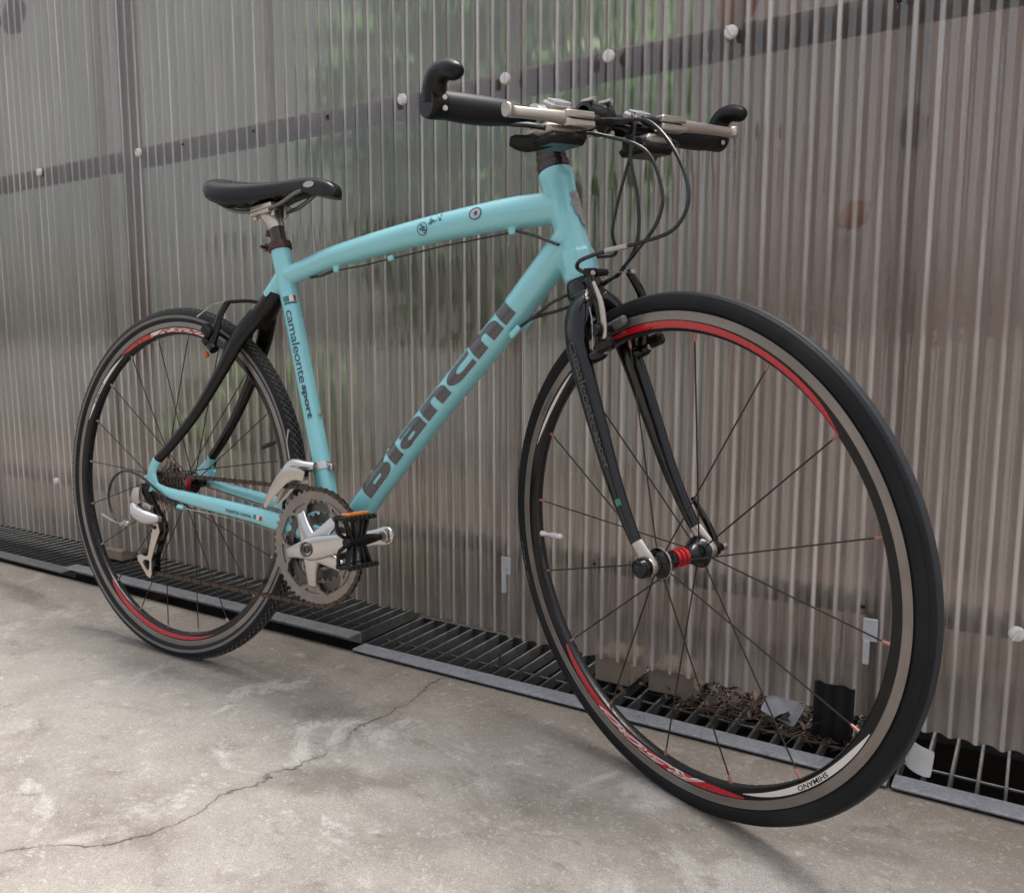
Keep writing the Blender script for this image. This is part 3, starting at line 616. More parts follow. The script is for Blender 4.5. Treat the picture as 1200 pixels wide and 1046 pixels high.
# cable stops and bosses
for q in [(.520, -.003, .7475), (.745, -.003, .7735), (.404, -.003, .7345)]: b.add(cbox(q, (.013, .008, .010), X=(1, 0, .14), b=.002))
b.add(lathe([(0, -.009), (.0048, -.009), (.0048, .008), (0, .008)], (.097, -.069, .307), (1, 0, -.12), 12))
b.add(cbox((.765, -.017, .627), (.022, .009, .010), X=(.7, 0, .72), b=.002)); b.add(cbox((.7665, .012, .6415), (.022, .009, .012), X=(.7, 0, .72), b=.002))
tmp = b.build('tmp', 'celeste', None)
rm = tmp.modifiers.new('r', 'REMESH'); rm.mode = 'VOXEL'; rm.voxel_size = .0016; rm.use_smooth_shade = True
sm_ = tmp.modifiers.new('s', 'SMOOTH'); sm_.factor = .5; sm_.iterations = 9
dg = bpy.context.evaluated_depsgraph_get(); dg.update(); me = bpy.data.meshes.new_from_object(tmp.evaluated_get(dg)); bpy.data.objects.remove(tmp)
me.name = 'frame'; frame = bpy.data.objects.new('frame', me); COL.objects.link(frame); frame.parent = bike
if not me.materials: me.materials.append(M['celeste'])
me.shade_smooth()

class Surf:   # point on a swept tube at length u and angle th (0 = towards the camera side, + = left/upper side)
    def __init__(s, path, rad, nrm=None):
        s.P = [V(p[:3]) for p in path]; s.R = rad; s.L = [0]
        for a, b_ in zip(s.P, s.P[1:]): s.L.append(s.L[-1] + (b_ - a).length)
    def at(s, u, arc, lift):
        i = 0
        while i < len(s.L) - 2 and s.L[i + 1] < u: i += 1
        t_ = (u - s.L[i]) / (s.L[i + 1] - s.L[i]); p = s.P[i].lerp(s.P[i + 1], t_); T = (s.P[i + 1] - s.P[i]).normalized()
        if 0 < i: T = ((s.P[i + 1] - s.P[i - 1]).normalized() * (1 - t_) + (s.P[min(i + 2, len(s.P) - 1)] - s.P[i]).normalized() * t_).normalized()
        r = s.R[min(i, len(s.R) - 1)]; ra, rb = r if isinstance(r, (tuple, list)) else (r, r)
        r2 = s.R[min(i + 1, len(s.R) - 1)]; ra2, rb2 = r2 if isinstance(r2, (tuple, list)) else (r2, r2); ra += (ra2 - ra) * t_; rb += (rb2 - rb) * t_
        up = V((0, 1, 0)).cross(T).normalized() * -1   # in plane, perpendicular
        th = arc / ((ra + rb) / 2); return p + V((0, -1, 0)) * (ra + lift) * math.cos(th) + up * (rb + lift) * math.sin(th)
def fit(vf, u0, u1, v0=None, v1=None):
    x0, x1, y0, y1 = vf[2]; k = (u1 - u0) / (x1 - x0)
    ky = k if v1 is None else (v1 - v0) / (y1 - y0); v0 = 0 if v0 is None else v0
    return [V((u0 + (p.x - x0) * k, v0 + (p.y - y0) * ky, 0)) for p in vf[0]], vf[1]
SD = Surf(dt, dtr)
# find lengths on the down tube of the word's ends
def u_of(S, x):
    for i in range(len(S.P) - 1):
        if S.P[i].x <= x <= S.P[i + 1].x or S.P[i + 1].x <= x <= S.P[i].x: return S.L[i] + (x - S.P[i].x) / (S.P[i + 1].x - S.P[i].x) * (S.L[i + 1] - S.L[i])
uA, uB = u_of(SD, .497), u_of(SD, .757)
r_ = .0226
sgn = 1 if SD.at(.1, .02, 0).z > SD.at(.1, 0, 0).z else -1   # which way is 'up'
def down_fn(x, y, l): return SD.at(x, sgn * y, l)
def arcp(cx_, cy_, r, a0, a1, n=6, ry=None): ry = ry or r; return [(cx_ + r * math.cos(R(a0 + (a1 - a0) * k / n)), cy_ + ry * math.sin(R(a0 + (a1 - a0) * k / n))) for k in range(n + 1)]
W = .33     # stem width; heavy rounded letters
def rr(x0, y0, x1, y1, r=.05): return arcp(x1 - r, y0 + r, r, -90, 0, 3) + arcp(x1 - r, y1 - r, r, 0, 90, 3) + arcp(x0 + r, y1 - r, r, 90, 180, 3) + arcp(x0 + r, y0 + r, r, 180, 270, 3)
glyphs = dict(
    B=(1.0, [([(0, 0)] + arcp(.72, .28, .28, -90, 60) + arcp(.68, .74, .26, -30, 90) + [(0, 1)], [rr(.33, .22, .66, .36, .06), rr(.33, .64, .60, .76, .05)])]),
    i=(W, [([(0, 0), (W, 0), (W, .68), (0, .68)], []), (rr(0, .78, W, 1.0, .05), [])]),
    a=(.86, [([(.30, 0)] + [(.86, 0), (.86, .40)] + arcp(.58, .40, .28, 0, 90) + [(.10, .68), (.10, .52), (.50, .52)] + [(.53, .45), (.30, .44)] + arcp(.24, .22, .24, 95, 268), [rr(.27, .15, .54, .28, .06)])]),
    n=(.86, [([(0, 0), (W, 0), (W, .44)] + arcp(.43, .44, .09, 170, 10) + [(.53, 0), (.86, 0), (.86, .38)] + arcp(.56, .38, .30, 0, 90) + [(0, .68)], [])]),
    c=(.82, [(arcp(.36, .34, .36, 300, 60, 14)[::-1] if False else ([(.82, 0), (.82, .20), (.46, .20)] + arcp(.44, .34, .13, 250, 110, 5) + [(.46, .48), (.82, .48), (.82, .68)] + arcp(.36, .34, .36, 90, 270, 12, .34)), [])]),
    h=(.86, [([(0, 0), (W, 0), (W, .44)] + arcp(.43, .44, .09, 170, 10) + [(.53, 0), (.86, 0), (.86, .38)] + arcp(.56, .38, .30, 0, 90) + [(W, .68), (W, 1), (0, 1)], [])]))
bm = bmesh.new(); xo = 0
for ch in 'Bianchi':
    wd, shapes = glyphs[ch]
    for out_, holes_ in shapes:
        loops = [out_] + holes_; flat = [q for L in loops for q in L]; vv = [bm.verts.new((q[0] + xo, q[1], 0)) for q in flat]
        for t3 in tessellate_polygon([[V((q[0], q[1], 0)) for q in L] for L in loops]):
            try: bm.faces.new([vv[k] for k in t3])
            except ValueError: pass
    xo += wd + .075
xo -= .075
for ax, b1 in ((1, 1.0), (0, xo)):
    q = .07
    while q < b1:
        n_ = V((1, 0, 0)) if ax == 0 else V((0, 1, 0)); bmesh.ops.bisect_plane(bm, geom=list(bm.verts) + list(bm.edges) + list(bm.faces), plane_co=n_ * q, plane_no=n_, dist=1e-8); q += .07
bm.verts.index_update(); T0 = ([v.co.copy() for v in bm.verts], [tuple(v.index for v in f.verts) for f in bm.faces], (0, xo, 0, 1)); bm.free()
vf = fit(T0, uA, uB, R(-32) * r_, R(66) * r_)
decal((vf[0], vf[1]), lambda x, y, l: down_fn(x, y, .0002 + l), 'smoke', 'lettering', frame)
# seat tube lettering reads downwards, letter tops forward
stpts = [stp(z) for z in (.76, .66, .56, .46, .36)]; SS = Surf(stpts, [.0166, .0165, .0164, .0162, .0165])
sg2 = 1 if SS.at(.1, .01, 0).x > SS.at(.1, 0, 0).x else -1
def st_fn(x, y, l): return SS.at(x, sg2 * y, l)
vf = fit(text2d('camaleonte', .02, offset=0.0001, spacing=.95, grid=.003), .098, .228, .0002, .0140); decal(vf, st_fn, 'navy', 'lettering', frame)
vf = fit(text2d('sport', .02, offset=.0009, spacing=.98, grid=.003), .232, .292, .0002, .0118); decal(vf, st_fn, 'navy', 'lettering', frame)
for a, c_, mt in ((.000, .011, 'green'), (.011, .018, 'white'), (.018, .023, 'red')):
    decal(gridquad(.073, .083, a, c_, 2, 6), st_fn, mt, 'flag_band', frame)
decal(gridquad(.0845, .0875, .000, .023, 1, 8), st_fn, 'navy', 'flag_band', frame)
# chainstay lettering
csP = smoothpath([(.140, -.060, .322), (.262, -.050, .311), (.345, -.036, .297)], 6); SC = Surf(csP, [(.0088, .0137)] * len(csP))
sg3 = 1 if SC.at(.05, .01, 0).z > SC.at(.05, 0, 0).z else -1
def cs_fn(x, y, l): return SC.at(x, sg3 * y, l + .0004)
vf = fit(text2d('reparto corse', .01, offset=.0001, grid=.003), .072, .132, -.006, .001); decal(vf, cs_fn, 'navy', 'lettering', frame)
for k, mt in enumerate(('green', 'white', 'red')): decal(gridquad(.137 + k * .0065, .143 + k * .0065, -.0035, .0025, 2, 3), cs_fn, mt, 'flag_band', frame)
# top tube crest, badge and head badge
STT = Surf(tt, ttr); sg4 = 1 if STT.at(.2, .01, 0).z > STT.at(.2, 0, 0).z else -1
def tt_fn(x, y, l): return STT.at(x, sg4 * y, l + .0003)
def disc2d(cx_, cy_, rx, ry, n=24, inner=0.0):
    if inner: return [V((cx_ + rx * q * math.cos(2 * math.pi * k / n), cy_ + ry * q * math.sin(2 * math.pi * k / n), 0)) for q in (1, inner) for k in range(n)], [(k, (k + 1) % n, n + (k + 1) % n, n + k) for k in range(n)]
    return [V((cx_, cy_, 0))] + [V((cx_ + rx * math.cos(2 * math.pi * k / n), cy_ + ry * math.sin(2 * math.pi * k / n), 0)) for k in range(n)], [(0, k + 1, (k + 1) % n + 1) for k in range(n)]
ub = u_of(STT, .690); decal(disc2d(ub, .004, .0105, .0085), tt_fn, 'silver_badge', 'round_badge', frame); decal(disc2d(ub, .004, .0108, .0088, inner=.84), lambda x, y, l: tt_fn(x, y, l + .0003), 'navy', 'badge_ring', frame); decal(disc2d(ub + .001, .004, .003, .003), lambda x, y, l: tt_fn(x, y, l + .0003), 'navy', 'badge_mark', frame)
ub = u_of(STT, .592); decal(disc2d(ub, -.001, .0095, .010, inner=.88), tt_fn, 'navy', 'crest_ring', frame)
bb_ = MB(); re_ = random.Random(4)
for k in range(34):
    if k < 14: cx_, cy_ = ub + re_.gauss(0, .0035), -.001 + re_.gauss(0, .004)
    else: cx_, cy_ = ub + .014 + re_.random() * .022, .004 + re_.gauss(.0015, .0035)
    bb_.add(disc2d(cx_, cy_, re_.uniform(.0006, .0024), re_.uniform(.0006, .002), 7))
decal((bb_.v, bb_.f), tt_fn, 'navy', 'crest', frame)
# head badge: eagle-shaped silver crest on the front of the head tube
def hb_fn(x, y, l):
    c_ = V((.8605, 0, .6985)) + AX * y; r0 = .0228 + l + .0006; fr_ = V((math.sin(HA), 0, math.cos(HA))); return c_ + (fr_ * math.cos(x / .022) + YN * math.sin(x / .022)) * r0
out = [(0, .125), (.004, .121), (.008, .124), (.014, .118), (.011, .112), (.016, .105), (.012, .099), (.013, .090), (.008, .086), (.006, .076), (0, .070)]
poly = [V((a, c_, 0)) for a, c_ in out] + [V((-a, c_, 0)) for a, c_ in out[-2:0:-1]]
cen = V((0, .1, 0)); fv = [cen] + poly + [q.lerp(cen, .5) for q in poly]; n = len(poly)
ff = [(0, n + 1 + k, n + 1 + (k + 1) % n) for k in range(n)] + [(n + 1 + k, 1 + k, 1 + (k + 1) % n, n + 1 + (k + 1) % n) for k in range(n)]
decal((fv, ff), hb_fn, 'silver_badge', 'head_badge', frame)
# bottle bosses
for q in [(.482, 0, .388), (.522, 0, .438)]:
    pass
for uu in (.128, .178): p_ = SD.at(uu, sgn * math.pi / 2 * .0226, 0); MB().add(lathe([(0, .005), (.0038, .004), (.0045, 0)], p_, p_ - V(SD.at(uu, -sgn * math.pi / 2 * .0226, 0)), 10)).build('bottle_boss', 'alloy', frame)
for z in (.487, .405):
    q = stp(z); MB().add(lathe([(0, .0215), (.0035, .021), (.0042, .0165)], q, (.957, 0, .289), 10)).build('bottle_boss', 'alloy_dull', frame)
# derailleur hanger hardware
MB().add(lathe([(0, .006), (.0045, .0055), (.0045, 0)], (-.006, -.072, .352), (0, -1, 0), 10)).build('eyelet_bolt', 'alloy_dull', frame)

# --- seat stays (black)
b = MB()
b.add(rsweep([(.262, 0, .705, .0175, .0185), (.245, 0, .682, .021, .0185), (.228, 0, .660, .027, .017), (.214, 0, .644, .032, .014)], 20, 5, side=(0, 1, 0)))
for s_ in (-1, 1):
    b.add(rsweep([(.228, s_ * .013, .662, .013, .019), (.200, s_ * .030, .620, .0115, .0175), (.165, s_ * .039, .560, .0095, .0135), (.115, s_ * .0485, .487, .0085, .0110), (.060, s_ * .058, .425, .0082, .0100), (.020, s_ * .064, .388, .0080, .0095)], 16, 6, side=(0, 1, 0)))
b.add(lathe([(0, .0), (.0035, .0), (.0045, .004), (.0045, .02), (0, .02)], (.196, 0, .628), (.6, 0, .8), 10))
tmp = b.build('tmp2', 'carbon', None)
rm = tmp.modifiers.new('r', 'REMESH'); rm.mode = 'VOXEL'; rm.voxel_size = .0017; sm_ = tmp.modifiers.new('s', 'SMOOTH'); sm_.factor = .5; sm_.iterations = 8
dg = bpy.context.evaluated_depsgraph_get(); dg.update(); me = bpy.data.meshes.new_from_object(tmp.evaluated_get(dg)); bpy.data.objects.remove(tmp)
me.name = 'seat_stays'; me.shade_smooth(); stays = bpy.data.objects.new('seat_stays', me); COL.objects.link(stays); stays.parent = bike
b = MB()
for q in [(.206, -.034, .622), (.212, .036, .645)]: b.add(lathe([(0, .003), (.0032, .003), (.0045, .001), (.0045, -.004)], q, (.3, -1, 0), 12))
b.build('stay_bolt', 'alloy_dull', stays)

# --- seat post, clamp, saddle
post = MB().add(tube([stp(z) for z in (.74, .80, .826)], .0137, 24)).build('seat_post', 'post', bike)
b = MB(); b.add(lathe([(.0172, -.009), (.0205, -.008), (.0212, 0), (.0205, .005), (.0160, .007), (.0140, .007)], stp(.782), V((-.289, 0, .957)), 32)); b.add(cbox(stp(.780) + V((-.024, -.004, 0)), (.014, .012, .013), b=.002)); b.add(tube([stp(.780) + V((-.027, -.020, 0)), stp(.780) + V((-.027, .012, 0))], .0028, 10))
b.build('seat_clamp', 'brown_ano', bike)
b = MB()
b.add(rsweep([(.2575, 0, .812, .0145, .0145), (.251, 0, .826, .016, .0160), (.240, 0, .838, .018, .0165), (.228, 0, .843, .017, .012)], 20, 4, side=(0, 1, 0)))
for s_ in (-1, 1):
    b.add(cbox((.242, s_ * .0215, .848), (.052, .011, .009), X=(1, 0, .12), b=.002)); b.add(cbox((.238, s_ * .0215, .839), (.046, .010, .007), X=(1, 0, .12), b=.002))
    for dx in (-.022, .022): b.add(lathe([(0, .0125), (.003, .012), (.004, .009), (.004, -.012), (0, -.012)], (.240 + dx, s_ * .014, .842 + dx * .12), (0, 0, 1), 10))
b.add(cbox((.240, 0, .846), (.030, .034, .010), X=(1, 0, .12), b=.003))
b.build('saddle_clamp', 'champagne', post)
MB().add(lathe([(0, .0), (.004, 0), (.0055, .004), (.0055, .012), (0, .012)], (.2385, 0, .812), (-.2, 0, -1), 12)).build('clamp_bolt', 'brown_ano', post)
# saddle: grid loft x -> section
SX = [(.120, .034, .900, .018), (.126, .052, .9070, .024), (.140, .067, .9075, .030), (.165, .0705, .9025, .036), (.195, .066, .897, .038), (.225, .050, .8935, .036), (.255, .034, .892, .031), (.290, .025, .892, .027), (.330, .0215, .8925, .025), (.362, .0205, .889, .029), (.384, .0190, .8825, .027), (.396, .0140, .875, .020), (.4015, .006, .868, .009)]
rows = smoothpath(SX, 4); vs = []; fs = []; NS = 28
for (x, hw, zt, dp) in rows:
    hw = max(hw, .002); dp = max(dp, .002)
    for k in range(NS + 1):
        a = math.pi * (k / NS) ; cy = math.cos(a); sy = math.sin(a)
        y = hw * math.copysign(abs(cy) ** .62, cy); zz = zt - dp * (1 - sy ** .42) - .012 * (abs(y) / .07) ** 2 - .0015 * math.exp(-(y / .006) ** 2)
        if k in (0, NS): y *= .93
        vs.append(V((x, y, zz)))
n1 = NS + 1
for i in range(len(rows) - 1):
    for k in range(NS): fs.append((i * n1 + k, i * n1 + k + 1, (i + 1) * n1 + k + 1, (i + 1) * n1 + k))
    fs.append((i * n1, (i + 1) * n1, (i + 1) * n1 + NS, i * n1 + NS))
fs.append(tuple(range(n1))); fs.append(tuple((len(rows) - 1) * n1 + k for k in range(n1))[::-1])
saddle = obj('saddle', vs, fs, 'saddle', bike, ang=50)
b = MB()
for s_ in (-1, 1):
    b.add(tube([(.135, s_ * .030, .868), (.160, s_ * .028, .852), (.195, s_ * .023, .843), (.240, s_ * .0215, .8435), (.285, s_ * .0215, .850), (.318, s_ * .020, .864), (.345, s_ * .014, .874)], .0036, 10, 5))
b.build('saddle_rail', 'saddle_rail', saddle)
# shell underside, rear bumper, oval badge
b = MB(); b.add(rsweep([(.135, 0, .877, .052, .006), (.19, 0, .868, .048, .007), (.25, 0, .866, .022, .006), (.34, 0, .869, .014, .006), (.385, 0, .866, .010, .005)], 16, 4, side=(0, 1, 0)))
for s_ in (-1, 1): b.add(rsweep([(.132, s_ * .050, .880, .010, .006), (.160, s_ * .054, .864, .012, .008), (.190, s_ * .050, .852, .010, .008), (.210, s_ * .044, .856, .006, .004)], 12, 4, side=(0, 1, 0)))
b.build('saddle_shell', 'plastic', saddle)
for s_ in (-1,):
    v, f = disc2d(0, 0, .0125, .0052, 20); vs = [V((.352 + q.x, -.0208 - .0006, .8765 + q.y)) for q in v]; obj('side_badge', vs, f, 'alloy_dull', saddle)

# --- wheels
def wheel(name, C, Rt, tw, n_sp, a0, xf, rear):
    wobj = empty(name, bike); ax = V((0, 1, 0)); c = V(C)
    def PP(r, ang, y): return c + V((r * math.cos(R(ang)), y, r * math.sin(R(ang))))
    # tyre profile
    hw = tw / 2; cz = Rt - hw * 1.02; prof = []
    N = 72
    for k in range(N + 1):
        a = R(-52) + (R(180 + 104)) * k / N   # wraps from bead to bead
        prof.append((cz + hw * 1.02 * math.sin(a), hw * math.cos(a)))
    prof = [(.3150, .0088)] + prof + [(.3150, -.0088)]
    b = MB()
    if not rear:
        q = []
        for r_1, y_ in prof:      # shallow tread grooves
            if abs(r_1 - .3262) < .00045 or abs(r_1 - .3222) < .00045: y_ *= 1.035
            if r_1 > cz and min(abs(abs(y_) - g_) for g_ in (.0022, .0058, .0086, .0104)) < .00030: r_1 -= .0009; y_ *= .97
            q.append((r_1, y_))
        b.add(lathe(q, c, ax, 200, up=(1, 0, 0), mids=[1 if (abs(q[i][1]) < .0058 and q[i][0] > cz and abs(q[i + 1][1]) < .0064) else 0 for i in range(len(q) - 1)]))
    else: b.add(lathe(prof, c, ax, 200, up=(1, 0, 0)))
    b.build('tyre', ['tyre_rear' if rear else 'tyre', 'tread'], wobj, xf=xf, ang=60)
    b = MB()
    if rear:   # wavy tread ribs
        for row, y_ in enumerate((-.0105, -.0055, 0, .0055, .0105)):
            th_y = max(-.999, min(.999, y_ / hw)); r0 = cz + hw * 1.02 * math.sqrt(1 - th_y ** 2)
            for k in range(150):
                a = 360 * k / 150 + row * 1.2; pts = []
                for q in range(4):
                    yy = y_ + .0022 * math.sin(q * 1.57 + 1.2 * row); tq = max(-.999, min(.999, yy / hw)); pts.append(PP(cz + hw * 1.02 * math.sqrt(1 - tq ** 2) + .0004, a + q * .72, yy))
                b.add(sweep(pts, .0008, 4, cap=False))
        o = b.build('tread_rib', 'tyre_side', wobj, xf=xf); o['kind'] = 'stuff'
        b = MB(); b.add(lathe([(.3225, -hw * .95 - .0006), (.3250, -hw * .99 - .0006), (.3280, -hw * 1.0 - .0004)], c, ax, 160, up=(1, 0, 0))); b.build('sidewall_stripe', 'pad', wobj, xf=xf)
    else:
        for a0_, a1_, r0_, r1_ in ((187, 199, .3245, .3275),):
            v, f = gridquad(a0_, a1_, r0_, r1_, 16, 1); b = MB()
            re2 = random.Random(9)
            for k in range(26):
                aa = a0_ + (a1_ - a0_) * k / 26; 
                if re2.random() < .25: continue
                v, f = gridquad(aa, aa + .32, r0_, r1_, 1, 1); vv = [PP(q.y, q.x, -hw * 1.005 - .0004) for q in v]; b.add((vv, f))
            b.build('sidewall_print', 'pad', wobj, xf=xf)
    # rim
    rp = [(.3165, .0100), (.3172, .0106), (.3163, .0109), (.3158, .0106), (.3152, .0108), (.3142, .01065), (.3138, .0108), (.3130, .0107), (.3126, .0105), (.3120, .0107), (.3110, .0107), (.3064, .0105), (.3060, .0100), (.2990, .0094), (.2950, .0084), (.2926, .0062), (.2915, .0030), (.2913, 0)]
    prof = rp + [(r_1, -y_) for r_1, y_ in rp[-2::-1]]
    mids = [0] * 12 + [1, 1, 1, 2, 2]; mids = mids + mids[::-1]
    rim = MB().add(lathe(prof, c, ax, 200, up=(1, 0, 0), mids=mids)).build('rim', ['track', 'rim_black', 'rim_grey'], wobj, xf=xf, ang=28)
    # arc decals on the near flank (the tapered black part), both sides
    def flank(r_1): # half width of the rim flank at radius
        tbl = [(.2915, .0030), (.2926, .0062), (.2950, .0084), (.2990, .0094), (.3060, .0100), (.3064, .0105), (.3110, .0107), (.3165, .0108)]
        for (ra, ya), (rb, yb) in zip(tbl, tbl[1:]):
            if r_1 <= rb: return ya + (yb - ya) * max(0, (r_1 - ra)) / (rb - ra)
        return .0108
    def arc(a_list, mat, nm, s_=-1, lift=.0003):
        "a_list: (angle, r_inner, r_outer)"
        P_ = smoothpath(a_list, 8); vs = []; fs = []; K = 5
        for (a, r0, r1) in P_:
            for k in range(K + 1): rr = r0 + (r1 - r0) * k / K; vs.append(PP(rr, a, s_ * (flank(rr) + lift)))
        for i in range(len(P_) - 1):
            for k in range(K): fs.append((i * (K + 1) + k, (i + 1) * (K + 1) + k, (i + 1) * (K + 1) + k + 1, i * (K + 1) + k + 1))
        return obj(nm, vs, fs, mat, wobj, xf=xf, ang=40)
    def rimtext(s, size, ac, r_mid, mat, nm, off=0.0, shear=0, lift=.0006, wide=1.0, side=-1):
        tv, tf, bb = text2d(s, size, off, shear, 1.0, .004); cx_ = (bb[0] + bb[1]) / 2; cy_ = (bb[2] + bb[3]) / 2; vs = []
        for v in tv:
            rr = r_mid + (v.y - cy_); a = ac - math.degrees((v.x - cx_) * wide / r_mid); vs.append(PP(rr, a, side * (flank(rr) + lift)))
        return obj(nm, vs, tf, mat, wobj, xf=xf, ang=40)
    if not rear:
        arc([(112, .3005, .3025), (108, .2975, .3035), (98, .2965, .3050), (86, .2965, .3052), (70, .2965, .3040), (55, .2960, .3030), (45, .2950, .3015), (38, .2940, .2962)], 'red', 'red_decal')
        arc([(219, .2935, .2955), (226, .2940, .3015), (238, .2945, .3035), (250, .2945, .3035), (270, .2945, .3035), (281, .2955, .3040), (286, .2980, .3045), (291, .3030, .3048)], 'red', 'red_decal')
        arc([(291, .2985, .2990), (296, .2975, .3015), (304, .2965, .3035), (318, .2965, .3040), (324, .2975, .3045), (329, .2995, .3048), (334, .3035, .3045)], 'white_decal', 'white_decal')
        arc([(156, .3030, .3036), (150, .2990, .3030), (142, .2975, .3020), (134, .2985, .3020), (129, .3010, .3022)], 'white_decal', 'white_decal')
        rimtext('SHIMANO', .0078, 313.2, .3003, 'rim_black', 'rim_lettering', .0001, 0, wide=1.5)
        rimtext('R500', .0118, 259, .2990, 'white_decal', 'rim_lettering', .0004, .5, wide=7.6)
        rimtext('R500', .0118, 259, .2990, 'red', 'rim_lettering', -.00032, .5, lift=.0010, wide=7.6)
        rimtext('SHIMANO', .007, 143, .3105, 'grey_letter', 'rim_lettering', 0, 0, wide=1.4)
    else:
        arc([(124.5, .3030, .3038), (120, .2975, .3040), (113, .2965, .3045), (108, .2955, .3040), (104, .2945, .3020)], 'red', 'red_decal')
        arc([(105, .2970, .3035), (98, .2965, .3040), (88, .2965, .3040), (76, .2965, .3040), (68, .2985, .3030)], 'white_decal', 'white_decal')
        rimtext('R500', .0098, 88, .3000, 'red', 'rim_lettering', .0002, .5, wide=6.5)
        arc([(158, .3025, .3035), (152, .2985, .3035), (142, .2970, .3035), (133, .2965, .3020), (127, .2975, .2995), (123.5, .2985, .2988)], 'white_decal', 'white_decal')
        rimtext('SHIMANO', .0078, 145.5, .3003, 'rim_black', 'rim_lettering', .0001, 0, wide=1.5)
        arc([(228, .2935, .2950), (236, .2940, .3015), (250, .2945, .3035), (262, .2950, .3035), (278, .2965, .3035), (286, .2990, .3035), (294, .3015, .3025)], 'red', 'red_decal')
    # hub
    if not rear:
        b = MB(); b.add(lathe([(.0, -.049), (.009, -.049), (.0105, -.047), (.0125, -.046), (.0125, -.043), (.0150, -.041), (.0165, -.038), (.0195, -.037), (.0200, -.0335), (.0165, -.031), (.0130, -.026), (.0115, -.018), (.0115, -.0125)], c, ax, 40))
        b.add(lathe([(.0115, .0105), (.0125, .018), (.0160, .026), (.0205, .0335), (.0215, .037), (.0195, .040), (.0160, .043), (.0110, .047), (.0, .047)], c, ax, 40)); b.build('hub', 'gloss_black', wobj, xf=xf)
        b = MB(); prof = [(.0110, -.0127)]
        for k in range(3): y_ = -.0125 + k * .0077; prof += [(.0128, y_), (.0128, y_ + .0045), (.0108, y_ + .0050), (.0108, y_ + .0072)]
        prof += [(.0110, .0107)]; b.add(lathe(prof, c, ax, 40)); b.build('hub_band', 'red', wobj, xf=xf)
        b = MB(); b.add(lathe([(.0200, -.0365), (.0206, -.0360), (.0206, -.0345), (.0200, -.0340)], c, ax, 40)); b.build('hub_ring', 'alloy_dull', wobj, xf=xf)
        # quick release: nut on the near side, lever on the far side
        b = MB(); b.add(lathe([(.0085, -.0592), (.0128, -.0598), (.0136, -.0625), (.0134, -.0690), (.0115, -.0735), (.0070, -.0755), (0, -.0760)], c, ax, 20)); b.build('axle_nut', 'gloss_black', wobj, xf=xf)
        b = MB(); b.add(lathe([(.0100, .0580), (.0115, .060), (.0115, .068), (.008, .071), (0, .0715)], c, ax, 20)); b.add(rsweep([(c.x + .003, .066, c.z - .004, .006, .006), (c.x - .006, .072, c.z + .014, .005, .007), (c.x - .026, .074, c.z + .040, .0045, .0085), (c.x - .040, .070, c.z + .062, .003, .006)], 12, 5)); b.build('quick_release_lever', 'gloss_black', wobj, xf=xf)
        b = MB(); b.add(lathe([(0, .0700), (.0055, .0700), (.0055, .0765), (0, .0775)], c + V((.009, 0, .002)), ax, 14)); b.build('lever_end', 'alloy', wobj, xf=xf)
    else:
        b = MB(); b.add(lathe([(0, -.062), (.010, -.062), (.012, -.020), (.0250, -.0175), (.0255, -.0145), (.0180, -.012), (.0150, -.008), (.0150, -.003)], c, ax, 36)); b.add(lathe([(.0135, .013), (.0150, .022), (.0215, .033), (.0225, .037), (.0180, .041), (.0120, .046), (.0100, .062), (0, .062)], c, ax, 36)); b.build('hub', 'gloss_black', wobj, xf=xf)
        b = MB(); b.add(lathe([(.0150, -.0122), (.0185, -.0115), (.0190, -.002), (.0172, -.0015), (.0172, .0045), (.0190, .005), (.0185, .015), (.0135, .0165)], c, ax, 36)); b.build('hub_band', 'red', wobj, xf=xf)
        b = MB(); b.add(lathe([(.0165, -.0015), (.0198, -.0010), (.0198, .0040), (.0165, .0045)], c, ax, 36)); b.build('hub_clip', 'alloy', wobj, xf=xf)
        # cassette: nine toothed sprockets
        b = MB()
        for k, T in enumerate((25, 23, 21, 19, 17, 15, 14, 13, 12)):
            y_ = -.0245 - k * .0042; rp_ = T * .0127 / (2 * math.pi); pts = []
            for q in range(T):
                for f_, dr in ((0, -.0028), (.28, -.0024), (.44, .0020), (.56, .0020), (.72, -.0024)): a = 2 * math.pi * (q + f_) / T + k; pts.append(((rp_ + dr) * math.cos(a), (rp_ + dr) * math.sin(a)))
            hole = [(rp_ * .62 * math.cos(2 * math.pi * j / 18), rp_ * .62 * math.sin(2 * math.pi * j / 18)) for j in range(18)]
            b.add(plate(pts, .0018, c + V((0, y_, 0)), (1, 0, 0), (0, 0, 1), [hole]))
        b.build('cassette', 'cassette', wobj, xf=xf, ang=20)
        b = MB(); b.add(lathe([(0, -.0735), (.006, -.0735), (.009, -.0725), (.0095, -.0700), (.0095, -.063)], c, ax, 20)); b.build('axle_nut', 'gloss_black', wobj, xf=xf)
        b = MB(); b.add(rsweep([(c.x + .0, .074, c.z, .0065, .0065), (c.x - .004, .082, c.z + .012, .005, .006), (c.x + .006, .085, c.z + .040, .004, .007)], 12, 5)); b.build('quick_release_lever', 'gloss_black', wobj, xf=xf)
        b = MB(); b.add(lathe([(.010, .062), (.0115, .072), (.009, .078), (0, .0785)], c, ax, 18)); b.build('axle_nut', 'alloy_dull', wobj, xf=xf)
    # spokes and nipples
    sp0 = None
